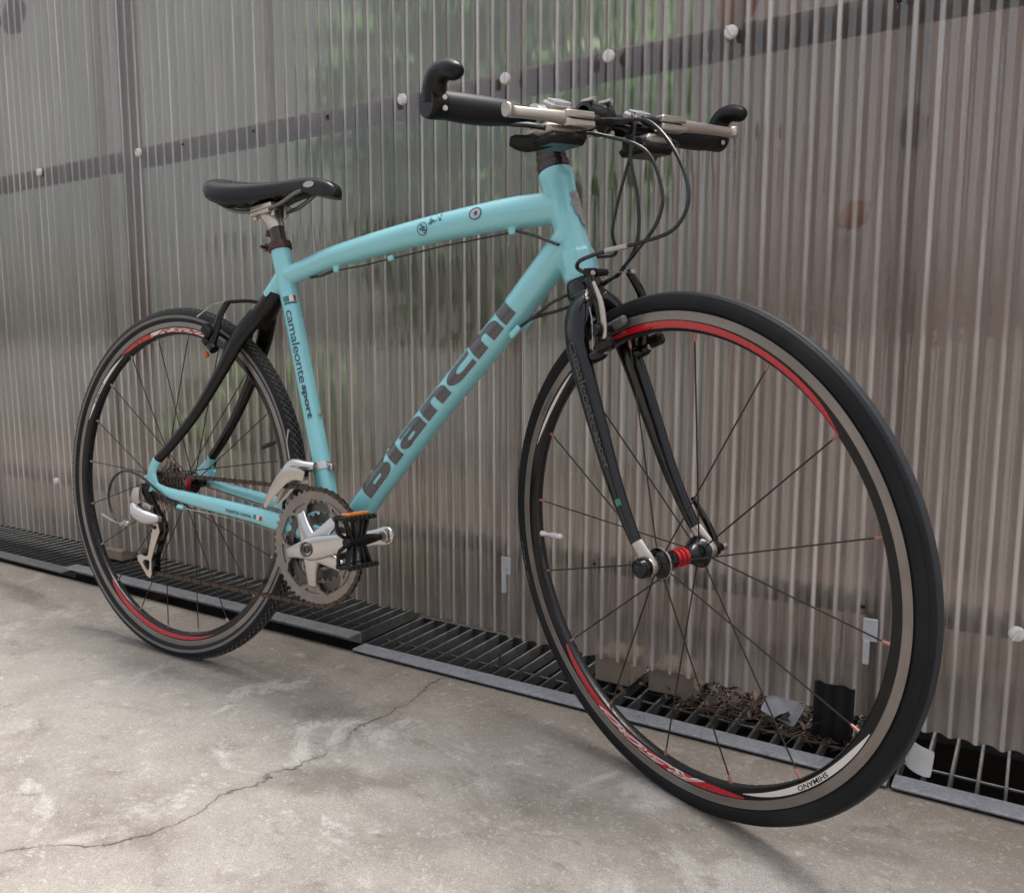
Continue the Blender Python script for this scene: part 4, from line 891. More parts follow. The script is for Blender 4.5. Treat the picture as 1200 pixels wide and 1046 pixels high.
    for k in range(n_sp):
        a = a0 - 360 / n_sp * k; near = (k % 2 == 0)
        if not rear: fl = (-.0352 if near else .0352); fa_ = a + (0); fr_r = .0185
        else:
            fl = (-.0160 if near else .0350); fr_r = .0225 if near else .020
            fa_ = a + ((78 if (k // 2) % 2 else -78) if near else (0))
        p0 = PP(fr_r, fa_, fl); p1 = PP(.2845, a, -.0006 if near else .0006); p2 = PP(.2925, a, 0)
        MB().add(tube([p0, p1], .00105, 6)).build('spoke', 'spoke', wobj, xf=xf)
        MB().add(tube([PP(.2805 if not rear else .283, a, -.0008 if near else .0008), p1, p2], [.0013, .0021, .0022], 8)).build('spoke_nipple', 'nipple_red' if not rear else 'nipple_grey', wobj, xf=xf)
        if not rear: pass
    return wobj, PP
fw, FP = wheel('front_wheel', (WB, 0, .335), .3405, .026, 16, 106.1, ST, False)
rw, RP = wheel('rear_wheel', (0, 0, .337), .3425, .031, 20, 121.4, None, True)
# valves
b = MB(); q0 = FP(.290, 184.3, 0); q1 = FP(.240, 184.3, 0); b.add(tube([q0, q0.lerp(q1, .15), q0.lerp(q1, .2), q0.lerp(q1, .45), q0.lerp(q1, .5), q0.lerp(q1, .95), q1], [.0042, .0042, .0028, .0028, .0042, .0042, .002], 12)); b.build('valve', 'clearplastic', fw, xf=ST)
b = MB(); q0 = RP(.292, 20.5, 0); q1 = RP(.247, 20.5, 0); b.add(tube([q0, q0.lerp(q1, .3), q0.lerp(q1, .35), q0.lerp(q1, .95), q1], [.0028, .0028, .0042, .0040, .002], 12)); b.build('valve', 'spoke', rw)

# --- fork
b = MB(); o0 = V((.8605, 0, .6985))
b.add(sweep([o0 - AX * s_ for s_ in (.001, .006, .020, .045)], [(.0235, .0235), (.025, .025), (.027, .026), (.024, .022)], 28, side=(0, 1, 0)))
for s_ in (-1, 1):
    b.add(rsweep([(.874, s_ * .012, .668, .017, .024), (.884, s_ * .030, .652, .015, .0235), (.893, s_ * .0425, .618, .0125, .0205), (.912, s_ * .0470, .570, .0105, .0185), (.936, s_ * .0495, .510, .0098, .0165), (.965, s_ * .0515, .440, .0090, .0130), (.992, s_ * .0535, .388, .0082, .0100), (1.012, s_ * .0545, .356, .0072, .0085)], 18, 6, side=(0, 1, 0)))
tmp = b.build('tmp3', 'fork_black', None)
rm = tmp.modifiers.new('r', 'REMESH'); rm.mode = 'VOXEL'; rm.voxel_size = .0016; sm_ = tmp.modifiers.new('s', 'SMOOTH'); sm_.factor = .5; sm_.iterations = 8
dg = bpy.context.evaluated_depsgraph_get(); dg.update(); me = bpy.data.meshes.new_from_object(tmp.evaluated_get(dg)); bpy.data.objects.remove(tmp)
me.transform(SM); me.name = 'fork'; me.shade_smooth(); fork = bpy.data.objects.new('fork', me); COL.objects.link(fork); fork.parent = bike
for s_ in (-1, 1):
    b = MB()
    b.add(rsweep([(1.010, s_ * .0545, .362, .0078, .010), (1.019, s_ * .0545, .350, .0060, .012), (1.028, s_ * .0545, .338, .0050, .014), (1.030, s_ * .0545, .326, .0045, .010)], 16, 5, side=(0, 1, 0)))
    b.add(lathe([(0, .0046), (.0120, .0044), (.0130, 0), (.0120, -.0044), (0, -.0046)], (WB, s_ * .0545, .335), (0, 1, 0), 24))
    b.build('dropout', 'champagne', fork, xf=ST)
# fork lettering on the near blade
fkp = smoothpath([(.893, -.0425, .618), (.912, -.0470, .570), (.936, -.0495, .510), (.965, -.0515, .440), (.992, -.0535, .388)], 6)
fkr = smoothpath([(.0125, .0205, 0), (.0105, .0185, 0), (.0098, .0165, 0), (.0090, .0130, 0), (.0082, .0100, 0)], 6); SF = Surf(fkp, [(a[0], a[1]) for a in fkr])
sg5 = 1 if SF.at(.1, .01, 0).x > SF.at(.1, 0, 0).x else -1
def fk_fn(x, y, l): return SF.at(x, sg5 * y, l + .0003)
vf = fit(text2d('camaleonte', .02, offset=0, spacing=.95, grid=.003), .002, .125, -.002, .0095); decal(vf, fk_fn, 'grey_letter', 'lettering', fork, xf=ST)
vf = fit(text2d('sport', .02, offset=.0007, grid=.003), .128, .180, -.0015, .0070); decal(vf, fk_fn, 'grey_letter', 'lettering', fork, xf=ST)
decal(gridquad(.222, .231, .0, .007, 3, 4), fk_fn, 'green', 'green_mark', fork, xf=ST)

# --- V brakes
def vbrake(P, s_, xf, parent, ax_f, mat='gloss_black'):
    "P: dict of local points"
    b = MB(); b.add(rsweep([(*P['boss'], .0075, .0085), (*P['mid'], .0055, .0085), (*P['mid2'], .0045, .0075), (*P['top'], .0045, .0060)], 14, 5, side=(0, 1, 0)))
    b.add(lathe([(0, .012), (.0055, .0115), (.0075, .009), (.0092, .004), (.0092, -.010), (0, -.010)], P['boss'], ax_f, 18)); b.add(ball(P['top'], .0062, 12, 8)); b.build('brake_arm', mat, parent, xf=xf)
    b = MB(); b.add(lathe([(0, .0035), (.0028, .0035), (.0042, .0025), (.0042, 0)], V(P['boss']) + V(ax_f).normalized() * .0118, ax_f, 12)); b.build('brake_bolt', 'alloy_dull', parent, xf=xf); b = MB(); b.add(lathe([(0, .0035), (.0028, .0035), (.0038, .0025), (.0038, 0)], V(P['top']) + V(ax_f).normalized() * .004, ax_f, 12)); b.build('brake_bolt', 'alloy_dull', parent, xf=xf)
fb = empty('front_brake', bike); fax = V((math.sin(HA), 0, math.cos(HA))) 
for s_ in (-1, 1):
    P_ = dict(boss=(.934, s_ * .040, .600), mid=(.938, s_ * .0375, .640), mid2=(.934, s_ * .0405, .672), top=(.917, s_ * .0360, .704))
    vbrake(P_, s_, ST, fb, fax)
    b = MB(); b.add(cbox((.938, s_ * .0175, .6355), (.052, .010, .0125), X=(.94, 0, .33), b=.003)); b.build('brake_pad', 'pad', fb, xf=ST)
    b = MB(); b.add(tube([(.938, s_ * .020, .632), (.940, s_ * .052, .632)], .0048, 12)); b.add(lathe([(0, .006), (.0075, .006), (.0085, .003), (.0085, -.004), (0, -.004)], (.941, s_ * .0475, .632), (0, s_, 0), 14)); b.add(cbox((.952, s_ * .045, .612), (.030, .014, .016), X=fax, b=.004)); b.build('pad_holder', 'plastic', fb, xf=ST)
    # polished cover plate along the near arm
    if s_ < 0: b = MB(); b.add(rsweep([(.930, -.0425, .694, .0022, .0022), (.944, -.0440, .668, .0022, .0045), (.949, -.0440, .640, .0022, .0055), (.949, -.0435, .612, .0022, .0022)], 10, 5, side=(0, 1, 0))); b.build('arm_plate', 'champagne', fb, xf=ST)
    b = MB(); b.add(tube([(.928, s_ * .049, .662), (.937, s_ * .053, .640), (.935, s_ * .052, .606)], .0009, 6, 4)); b.build('return_spring', 'wire', fb, xf=ST)
b = MB(); b.add(tube([(.962, -.026, .7345), (.945, -.030, .7325), (.920, -.036, .728), (.900, -.040, .722), (.893, -.036, .713), (.905, -.026, .706), (.918, -.018, .705)], .0028, 10, 6)); b.build('brake_noodle', 'cable', fb, xf=ST)
b = MB(); b.add(tube([(.975, -.023, .7355), (.942, -.0305, .7322)], .0036, 10)); b.build('noodle_sleeve', 'alloy_dull', fb, xf=ST)
b = MB(); b.add(tube([(.918, -.034, .706), (.918, .036, .7055)], .0007, 6)); b.build('brake_wire', 'wire', fb, xf=ST)
b = MB(); b.add(tube([(.918, -.030, .706), (.918, -.008, .706)], [.0062, .0045], 10)); b.add(cbox((.915, -.034, .7075), (.014, .016, .010), b=.002)); b.build('cable_boot', 'plastic', fb, xf=ST)
rb = empty('rear_brake', bike); rax = V((-.72, 0, .69))
for s_ in (-1, 1):
    P_ = dict(boss=(.139, s_ * .040, .604), mid=(.150, s_ * .040, .632), mid2=(.160, s_ * .041, .657), top=(.172, s_ * .036, .680)); off = V((0, 0, 0))
    P_ = {k: tuple(V(v) + off * (.9 if k != 'boss' else .9)) for k, v in P_.items()}
    vbrake(P_, s_, None, rb, rax)
    b = MB(); b.add(cbox(RP(.3095, 66, s_ * .0165), (.052, .010, .012), X=(.91, 0, -.41), b=.003)); b.build('brake_pad', 'pad', rb)
    b = MB(); b.add(cbox(V(P_['boss']) + rax * .008 + V((0, s_ * .004, .022)), (.026, .018, .020), X=rax, b=.004)); b.add(cbox(V(P_['boss']) + rax * .012, (.018, .022, .014), X=rax, b=.003)); b.build('pad_holder', 'plastic', rb)
M['orange_pad'] = simple('orange_pad', (0.38, 0.13, 0.03), .6, 0, .3, 90)
b = MB(); b.add(cbox((.122, -.038, .589), (.013, .010, .010), X=rax, b=.003)); b.build('pad_end', 'orange_pad', rb)
b = MB(); b.add(tube([(.174, -.032, .684), (.198, -.010, .687), (.222, .0, .684)], .0034, 10, 5)); b.build('cable_boot', 'plastic', rb)
b = MB(); b.add(tube([(.222, 0, .684), (.252, 0, .694)], .0012, 6)); b.build('brake_wire', 'wire', rb)
b = MB(); b.add(tube([(.1722, -.036, .684), (.152, -.050, .678), (.122, -.060, .655)], [.0009, .0009, .0020], 8, cap=True)); b.build('wire_end', 'wire', rb)
b = MB(); b.add(tube([(.245, -.006, .7), (.262, -.010, .712)], .0036, 10)); b.build('barrel_adjuster', 'brown_ano', rb)

# --- cranks
CB = V((.420, 0, .272)); CA = 14.6
cr = empty('crankset', bike)
def CP(r, ang, y): return CB + V((r * math.cos(R(ang)), y, r * math.sin(R(ang))))
def circ(r, n, a0=0): return [(r * math.cos(2 * math.pi * k / n + a0), r * math.sin(2 * math.pi * k / n + a0)) for k in range(n)]
def rot2(pts, deg): c_, s_ = math.cos(R(deg)), math.sin(R(deg)); return [(a * c_ - b_ * s_, a * s_ + b_ * c_) for a, b_ in pts]
def toothed(T, dr=.0045):
    rp_ = T * .0127 / (2 * math.pi); pts = []
    for q in range(T):
        for f_, d_ in ((0, -.0035), (.25, -.003), (.44, dr * .35), (.56, dr * .35), (.75, -.003)): a = 2 * math.pi * (q + f_) / T; pts.append(((rp_ + d_) * math.cos(a), (rp_ + d_) * math.sin(a)))
    return pts
SA = [CA + 36 + 72 * k for k in range(5)]; 
def web_hole(a, half, r0, r1, n=8):
    "opening between the spider arms: an arc band narrowing inwards"
    o_ = [(r1 * math.cos(R(a - half + 2 * half * k / n)), r1 * math.sin(R(a - half + 2 * half * k / n))) for k in range(n + 1)]
    i_ = [(r0 * math.cos(R(a + half * .55 - 1.1 * half * k / n)), r0 * math.sin(R(a + half * .55 - 1.1 * half * k / n))) for k in range(n + 1)]
    return o_ + i_
# outer ring: band, tabs to the bolt circle, slots above the tabs
outer = toothed(48); inner = []
for k in range(5):
    a = SA[k]
    for da, r_1 in ((-30, .0800), (-20, .0800), (-11, .0775), (-7, .0665), (-4.5, .0575), (4.5, .0575), (7, .0665), (11, .0775), (20, .0800), (30, .0800)): inner.append((r_1 * math.cos(R(a + da)), r_1 * math.sin(R(a + da))))
slots = []
for k in range(5):
    a = SA[k]; o_ = [(.0835 * math.cos(R(a - 13 + 26 * q / 8)), .0835 * math.sin(R(a - 13 + 26 * q / 8))) for q in range(9)]; i_ = [(.0765 * math.cos(R(a + 11.5 - 23 * q / 8)), .0765 * math.sin(R(a + 11.5 - 23 * q / 8))) for q in range(9)]; 
    slots.append([(q[0] , q[1]) for q in o_ + i_])
bolt_h = [[(.066 * math.cos(R(a)) + .0022 * math.cos(q), .066 * math.sin(R(a)) + .0022 * math.sin(q)) for q in [2 * math.pi * j / 8 for j in range(8)]] for a in SA]
b = MB(); b.add(plate(outer, .0030, CB + V((0, -.0500, 0)), (1, 0, 0), (0, 0, 1), [inner])); b.build('outer_chainring', 'ring', cr, ang=25)
# tabs with slots built as separate raised lugs so that the slots stay open
for k in range(5):
    b = MB(); a = SA[k]; lug = [(.0805 * math.cos(R(a + 24 - 48 * q / 10)), .0805 * math.sin(R(a + 24 - 48 * q / 10))) for q in range(11)] + [(r_1 * math.cos(R(a + da)), r_1 * math.sin(R(a + da))) for da, r_1 in ((-14, .0700), (-9, .0580), (0, .0555), (9, .0580), (14, .0700))]
    sl = [(.0770 * math.cos(R(a - 13 + 26 * q / 8)), .0770 * math.sin(R(a - 13 + 26 * q / 8))) for q in range(9)] + [(.0722 * math.cos(R(a + 11 - 22 * q / 8)), .0722 * math.sin(R(a + 11 - 22 * q / 8))) for q in range(9)]
    bh = [(.0645 * math.cos(R(a)) + .0026 * math.cos(2 * math.pi * j / 8), .0645 * math.sin(R(a)) + .0026 * math.sin(2 * math.pi * j / 8)) for j in range(8)]
    b.add(plate(lug, .0034, CB + V((0, -.0520, 0)), (1, 0, 0), (0, 0, 1), [sl, bh]))
    b.build('ring_lug', 'ring', cr, ang=25)
b = MB(); b.add(plate(toothed(38), .0026, CB + V((0, -.0430, 0)), (1, 0, 0), (0, 0, 1), [circ(.0600, 40)])); b.build('middle_chainring', 'ring_dark', cr, ang=25)
b = MB(); b.add(plate(toothed(28), .0026, CB + V((0, -.0355, 0)), (1, 0, 0), (0, 0, 1), [circ(.0400, 30)])); b.build('inner_chainring', 'ring_dark', cr, ang=25)
# spider arms and crank arm
b = MB()
for a in SA:
    p0, p1, p2, p3 = CP(.012, a, -.060), CP(.034, a, -.0585), CP(.052, a, -.0565), CP(.0635, a, -.0545)
    side = V((-math.sin(R(a)), 0, math.cos(R(a)))); q = smoothpath([(*p0, .019, .008), (*p1, .0135, .0065), (*p2, .0108, .0045), (*p3, .0095, .0030)], 5)
    b.add(sweep(q, [(z_[3], z_[4]) for z_ in q], 16, side=side, power=3.0))
b.add(lathe([(0, -.0745), (.0125, -.0745), (.0165, -.0735), (.0190, -.0700), (.0215, -.0600), (.0215, -.0500), (.016, -.045), (.016, -.034), (0, -.034)], CB, (0, 1, 0), 32))
side = V((-math.sin(R(CA)), 0, math.cos(R(CA)))); q = smoothpath([(*CP(.000, CA, -.066), .0200, .0085), (*CP(.020, CA, -.067), .0200, .0080), (*CP(.050, CA, -.069), .0178, .0076), (*CP(.090, CA, -.0735), .0150, .0070), (*CP(.130, CA, -.0785), .0130, .0064), (*CP(.160, CA, -.083), .0130, .0062), (*CP(.178, CA, -.0845), .0148, .0064), (*CP(.189, CA, -.085), .0118, .0058), (*CP(.194, CA, -.085), .0060, .0040)], 6)
b.add(sweep(q, [(z_[3], z_[4]) for z_ in q], 20, side=side, power=3.0))
crank = b.build('crank_arm', 'alloy', cr, ang=50)
b = MB(); b.add(lathe([(.0095, -.0750), (.0110, -.0770), (.0122, -.0768), (.0125, -.0745)], CB, (0, 1, 0), 28)); b.add(lathe([(0, -.0745), (.0045, -.0748), (.0048, -.0770), (.0068, -.0772), (.0070, -.0745)], CB, (0, 1, 0), 20)); b.build('crank_bolt', 'ring_dark', cr)
b = MB()
for a in SA: b.add(lathe([(.0026, -.0547), (.0050, -.0550), (.0054, -.0536)], CB + V((.0645 * math.cos(R(a)), 0, .0645 * math.sin(R(a)))), (0, 1, 0), 14))
b.build('chainring_bolt', 'ring', cr)
# far crank arm
q = smoothpath([(*CP(0, CA + 180, .050), .016, .008), (*CP(.05, CA + 180, .060), .013, .007), (*CP(.12, CA + 180, .072), .011, .006), (*CP(.175, CA + 180, .078), .013, .006)], 5)
b = MB(); b.add(sweep(q, [(z_[3], z_[4]) for z_ in q], 16, side=side, power=3.0)); b.add(tube([CB + V((0, .034, 0)), CB + V((0, .058, 0))], .014, 20)); b.build('far_crank_arm', 'alloy', cr)
# chain end stop: axle boss at the crank tip
b = MB(); b.add(lathe([(.0, -.0925), (.0075, -.0925), (.0085, -.0915), (.0085, -.0900)], CP(.178, CA, 0), (0, 1, 0), 20)); b.build('pedal_boss', 'alloy_dull', cr)
# pedals (hanging edge-on: cage plates above and below the axle)
def pedal(C0, s_):
    t = empty('pedal', bike); c = V(C0)
    b = MB(); b.add(tube([c + V((0, -s_ * .055, 0)), c + V((0, -s_ * .022, 0)), c + V((0, s_ * .022, 0))], [.0050, .0082, .0078], 16)); b.add(lathe([(0, .003), (.005, .003), (.007, 0)], c + V((0, s_ * .022, 0)), (0, s_, 0), 16)); b.build('pedal_body', 'plastic', t)
    tilt = V((-.10, 0, 1)).normalized()
    for k, zz in enumerate((1, -1)):
        cc = c + tilt * zz * .035
        b = MB(); b.add(cbox(cc, (.066, .024, .0050), X=(0, 1, 0), Y=(1, 0, .1), b=.0012))
        for dx in (-.0115, .0115):
            for q in range(7): b.add(hull([cc + V((dx + sx * .002, -.0285 + q * .0095 + sy, sz)) for sx in (-1, 1) for sy in (-.003, .003) for sz in (-.003, .003)] + [cc + V((dx * 1.5, -.0285 + q * .0095, 0))]))
        b.build('pedal_cage', 'plastic', t)
        if zz < 0: continue
        b = MB(); b.add(cbox(cc + tilt * zz * .0045, (.046, .016, .0055), X=(0, 1, 0), Y=(1, 0, .1), b=.0015)); b.build('reflector', 'orange', t)
    b = MB()
    for yy in (-.025, -.009, .012, .026):
        for zz in (1, -1): b.add(tube([c + V((0, yy * .55, 0)) + tilt * zz * .006, c + V((.002, yy, 0)) + tilt * zz * .035], [(.0060, .0034), (.0042, .0026)], 8, side=(1, 0, 0)))
    for sy in (-1, 1):
        for zz in (1, -1): b.add(tube([c + V((-.010, sy * .030, 0)) + tilt * zz * .034, c + V((-.008, sy * .028, 0)) + tilt * zz * .012, c], .0030, 8, 3))
    b.build('pedal_strut', 'plastic', t); return t
pedal(tuple(CP(.172, CA, -.145)), -1)
pedal(tuple(CP(.175, CA + 180, .140)), 1)

# --- chain
def link_path():
    ro = 48 * .0127 / (2 * math.pi); rcass = 13 * .0127 / (2 * math.pi); ax_ = V((0, 0, .337)); y0, y1 = -.0500, -.0560
    pts = []
    n_ = 40
    for k in range(n_ + 1):    # around the chainring from the top, forwards and down to the bottom
        a = 96 - (96 + 84) * k / n_ ; pts.append(CP(ro, a, y0))
    g = V((-.009, y1, .191)); u_ = V((.017, y1, .260)); rp_ = 11 * .0127 / (2 * math.pi)
    for a in range(-70, -250, -20): pts.append(g + V((rp_ * math.cos(R(a)), 0, rp_ * math.sin(R(a)))))     # tension pulley
    for a in range(-60, 80, 20): pts.append(u_ + V((rp_ * math.cos(R(a)), 0, rp_ * math.sin(R(a)))))
    for a in range(-95, -262, -12): pts.append(ax_ + V((rcass * math.cos(R(a)), y1, rcass * math.sin(R(a)))))
    pts.append(pts[0]); return pts
cp_ = link_path(); L_ = [0]
for a, b_ in zip(cp_, cp_[1:]): L_.append(L_[-1] + (b_ - a).length)
NL = int(L_[-1] / .0127); pit = L_[-1] / NL
def at_len(s):
    s %= L_[-1]; i = max(0, next(j for j in range(1, len(L_)) if L_[j] >= s) - 1); return cp_[i].lerp(cp_[i + 1], (s - L_[i]) / max(1e-9, L_[i + 1] - L_[i]))
b = MB(); st2 = []
for k in range(8): st2.append((-.00635 + .0040 * math.cos(R(90 + 180 * k / 7)), .0040 * math.sin(R(90 + 180 * k / 7))))
for k in range(8): st2.append((.00635 + .0040 * math.cos(R(-90 + 180 * k / 7)), .0040 * math.sin(R(-90 + 180 * k / 7))))
st2 = [p_ for k, p_ in enumerate(st2) if k % 2 == 0 or k in (7, 15)]
st3 = st2[:5] + [(0, -.0026)] + st2[5:] + [(0, .0026)]
for k in range(NL):
    p0, p1 = at_len(k * pit), at_len((k + 1) * pit); X_ = (p1 - p0).normalized(); mid = (p0 + p1) / 2; Z_ = X_.cross(V((0, 1, 0))).normalized()
    off_ = .0029 if k % 2 else .0019
    for s_ in (-1, 1): b.add(plate(st3, .0009, mid + V((0, s_ * off_, 0)), X_, Z_))
    b.add(tube([p0 + V((0, -.0037, 0)), p0 + V((0, .0037, 0))], .0020, 6))
    b.add(tube([p0 + V((0, -.0014, 0)), p0 + V((0, .0014, 0))], .0037, 8))
b.build('chain', 'chain', bike, ang=30)

# --- rear derailleur
rd = empty('rear_derailleur', bike)
def RS(v): v = V(v); return V((v.x - .0085, v.y, v.z - .002))
b = MB(); b.add(rsweep([(-.012, -.082, .303, .010, .008), (.000, -.086, .291, .0125, .0125), (.022, -.083, .283, .0125, .0135), (.040, -.074, .281, .009, .010), (.046, -.066, .281, .005, .006)], 16, 5, side=(0, 1, 0))); b.build('derailleur_body', 'alloy', rd, xf=RS)
b = MB(); b.add(rsweep([(-.012, -.078, .335, .006, .008), (-.010, -.082, .320, .008, .010), (-.008, -.080, .306, .007, .009)], 12, 4, side=(0, 1, 0))); b.add(cbox((.010, -.072, .303), (.034, .010, .010), X=(1, 0, -.25), b=.002)); b.add(cbox((-.014, -.076, .300), (.018, .016, .016), b=.003)); b.build('upper_link', 'alloy_dull', rd, xf=RS)
b = MB(); b.add(rsweep([(.000, -.070, .345, .006, .009), (.004, -.068, .325, .006, .010), (.020, -.062, .300, .005, .007), (.030, -.060, .280, .005, .008), (.032, -.058, .262, .005, .008), (.022, -.056, .248, .004, .005)], 12, 5, side=(0, 1, 0))); b.build('hanger_link', 'plastic', rd, xf=RS)
# cage: outer plate (with hooked open foot) and inner plate
cg = [(x_ + .0116, z_) for x_, z_ in [(.022, .272), (.028, .255), (.018, .235), (.010, .215), (.004, .198), (.006, .172), (.002, .163), (-.008, .166), (-.024, .182), (-.036, .192), (-.038, .200), (-.030, .205), (-.012, .203), (-.006, .206), (-.002, .222), (.004, .245), (.010, .270)]]
hole = [(x_ + .0116, z_) for x_, z_ in [(-.0005, .196), (-.001, .182), (-.005, .176), (-.012, .180), (-.021, .190), (-.018, .196), (-.008, .197)]]
b = MB(); b.add(plate(cg, .0022, (0, -.0640, 0), (1, 0, 0), (0, 0, 1), [hole[::-1]])); b.build('cage_plate', 'champagne', rd, ang=25, xf=RS)
b = MB(); b.add(plate([(x_ + .004, z_) for x_, z_ in cg], .002, (0, -.0480, 0), (1, 0, 0), (0, 0, 1))); b.build('cage_plate', 'plastic', rd, ang=25, xf=RS)
for q in ((-.0005, .193), (.0255, .262)):
    b = MB(); b.add(plate([(a, c_) for a, c_ in toothed(11, .004)], .004, (q[0], -.056, q[1]), (1, 0, 0), (0, 0, 1))); b.add(lathe([(0, .0115), (.0035, .0112), (.004, .0095)], (q[0], -.056, q[1]), (0, -1, 0), 12)); b.build('jockey_wheel', 'plastic', rd, ang=25, xf=RS)
b = MB(); b.add(tube([(.097 + .006, -.070, .303), (.070, -.071, .312), (.035, -.078, .336), (.000, -.084, .356), (-.045, -.086, .364), (-.082, -.086, .347), (-.098, -.086, .315), (-.088, -.087, .284), (-.062, -.088, .262), (-.040, -.088, .266)][:9], .0024, 10, 7)); b.build('cable_loop', 'cable', rd)
b = MB(); b.add(tube([(-.045, -.088, .262), (-.022, -.090, .272)], .0042, 12)); b.add(lathe([(0, .006), (.004, .006), (.0055, .002), (.0055, -.002)], (-.016, -.092, .268), (0, -1, 0), 12)); b.build('barrel_adjuster', 'alloy_dull', rd, xf=RS)
b = MB(); b.add(tube([(-.012, -.094, .263), (-.050, -.094, .266), (-.070, -.092, .268), (-.106, -.088, .275)], [.0009, .0011, .0020, .0022], 8)); b.build('wire_end', 'wire', rd, xf=RS)

# --- front derailleur
fd = empty('front_derailleur', bike); q0 = stp(.402)
b = MB(); b.add(lathe([(.0168, -.0065), (.0186, -.0062), (.0190, 0), (.0186, .0062), (.0168, .0065)], q0, V((-.289, 0, .957)), 32)); b.add(cbox(q0 + V((.021, 0, 0)), (.010, .012, .012), b=.002)); b.build('band_clamp', 'alloy', fd)
b = MB(); b.add(rsweep([(.382, -.022, .401, .008, .009), (.366, -.030, .402, .010, .010), (.348, -.034, .402, .012, .013), (.338, -.038, .392, .011, .012), (.334, -.040, .380, .009, .008)], 14, 5, side=(0, 1, 0))); b.build('linkage', 'alloy', fd)
b = MB(); b.add(cbox((.362, -.030, .386), (.024, .012, .018), b=.003)); b.add(cbox((.372, -.034, .372), (.010, .010, .050), b=.002)); b.build('pivot_block', 'plastic', fd)
cgp = [(.392, .392), (.352, .398), (.332, .384), (.312, .356), (.297, .326), (.300, .323), (.322, .349), (.345, .370), (.362, .379), (.386, .378)]
b = MB(); b.add(rsweep([(.392, -.0560, .388, .0012, .0085), (.372, -.0575, .391, .0016, .0105), (.352, -.0580, .386, .0020, .0125), (.332, -.0575, .368, .0020, .0110), (.314, -.0570, .346, .0017, .0075), (.302, -.0565, .328, .0012, .0035)], 14, 5, side=(0, 1, 0))); b.add(rsweep([(.388, -.040, .378, .0010, .008), (.352, -.040, .372, .0012, .010), (.330, -.040, .352, .0012, .009), (.310, -.040, .328, .0010, .004)], 12, 5, side=(0, 1, 0))); b.add(cbox((.352, -.0487, .397), (.030, .018, .0025), X=(1, 0, .2), b=.0006)); b.build('cage', 'champagne', fd, ang=25)
b = MB(); b.add(tube([(.342, -.040, .413), (.333, -.038, .440), (.332, -.034, .463)], [.0009, .0009, .0016], 6, 4)); b.build('wire_end', 'wire', fd)

# --- cockpit (all turned with the fork)
hs_ = empty('headset', bike)
b = MB(); o1 = V((.8605, 0, .6985)); prof = [(0, .163)]
for k in range(4): z_ = .163 + k * .0125; rr = (.0225, .0205, .0185, .0180)[k]; prof += [(rr + .001, z_ + .0006), (rr + .0012, z_ + .0110), (rr - .0012, z_ + .0118)]
prof += [(.0165, .214), (.0165, .222), (0, .222)]
b.add(lathe(prof, o1, AX, 36)); b.build('headset_spacer', 'post', hs_, xf=ST)
b = MB()
for k in range(4): b.add(lathe([(.0190 - k * .0006, .1745 + k * .0125), (.0203 - k * .001, .1748 + k * .0125), (.0203 - k * .001, .1752 + k * .0125), (.0190 - k * .0006, .1756 + k * .0125)], o1, AX, 36))
b.build('spacer_ring', 'brown_ano', hs_, xf=ST)
BC = V((.8925, 0, .9065))
def BT(v): v = V(v); return ST(V((v.x, v.y, v.z - .026 * (v.y) - .0055)))
tp = o1 + AX * .205
stem = MB().add(rsweep([(tp.x - .004, 0, tp.z + .001, .021, .019), (tp.x + .018, 0, tp.z + .004, .0185, .0165), (BC.x - .022, 0, BC.z - .003, .0185, .0170), (BC.x, 0, BC.z, .0215, .0190)], 22, 5, side=(0, 1, 0), power=2.6)).add(lathe([(0, -.002), (.0205, -.002), (.0205, .020), (.0175, .024), (0, .024)], tp, AX, 28)).build('stem', 'plastic', bike, xf=ST)
b = MB(); b.add(lathe([(.0158, -.0205), (.0212, -.0195), (.0212, -.0105), (.0190, -.009), (.0190, .009), (.0212, .0105), (.0212, .0195), (.0158, .0205)], BC + V((.002, 0, 0)), (0, 1, 0), 28)); b.build('stem_clamp', 'gloss_black', stem, xf=ST)
for yy in (-.015, .015):
    for zz in (-1, 1): b = MB(); b.add(tube([BC + V((-.002, yy, zz * .0215)), BC + V((.021, yy, zz * .0205))], .0034, 10)); b.build('stem_bolt', 'champagne', stem, xf=ST)
b = MB(); b.add(tube([BC + V((0, -.235, 0)), BC + V((0, .228, 0))], .0112, 20)); b.add(lathe([(.0112, -.062), (.0158, -.045), (.0158, .045), (.0112, .062)], BC, (0, 1, 0), 28)); bar = b.build('handlebar', 'gloss_black', bike, xf=BT)
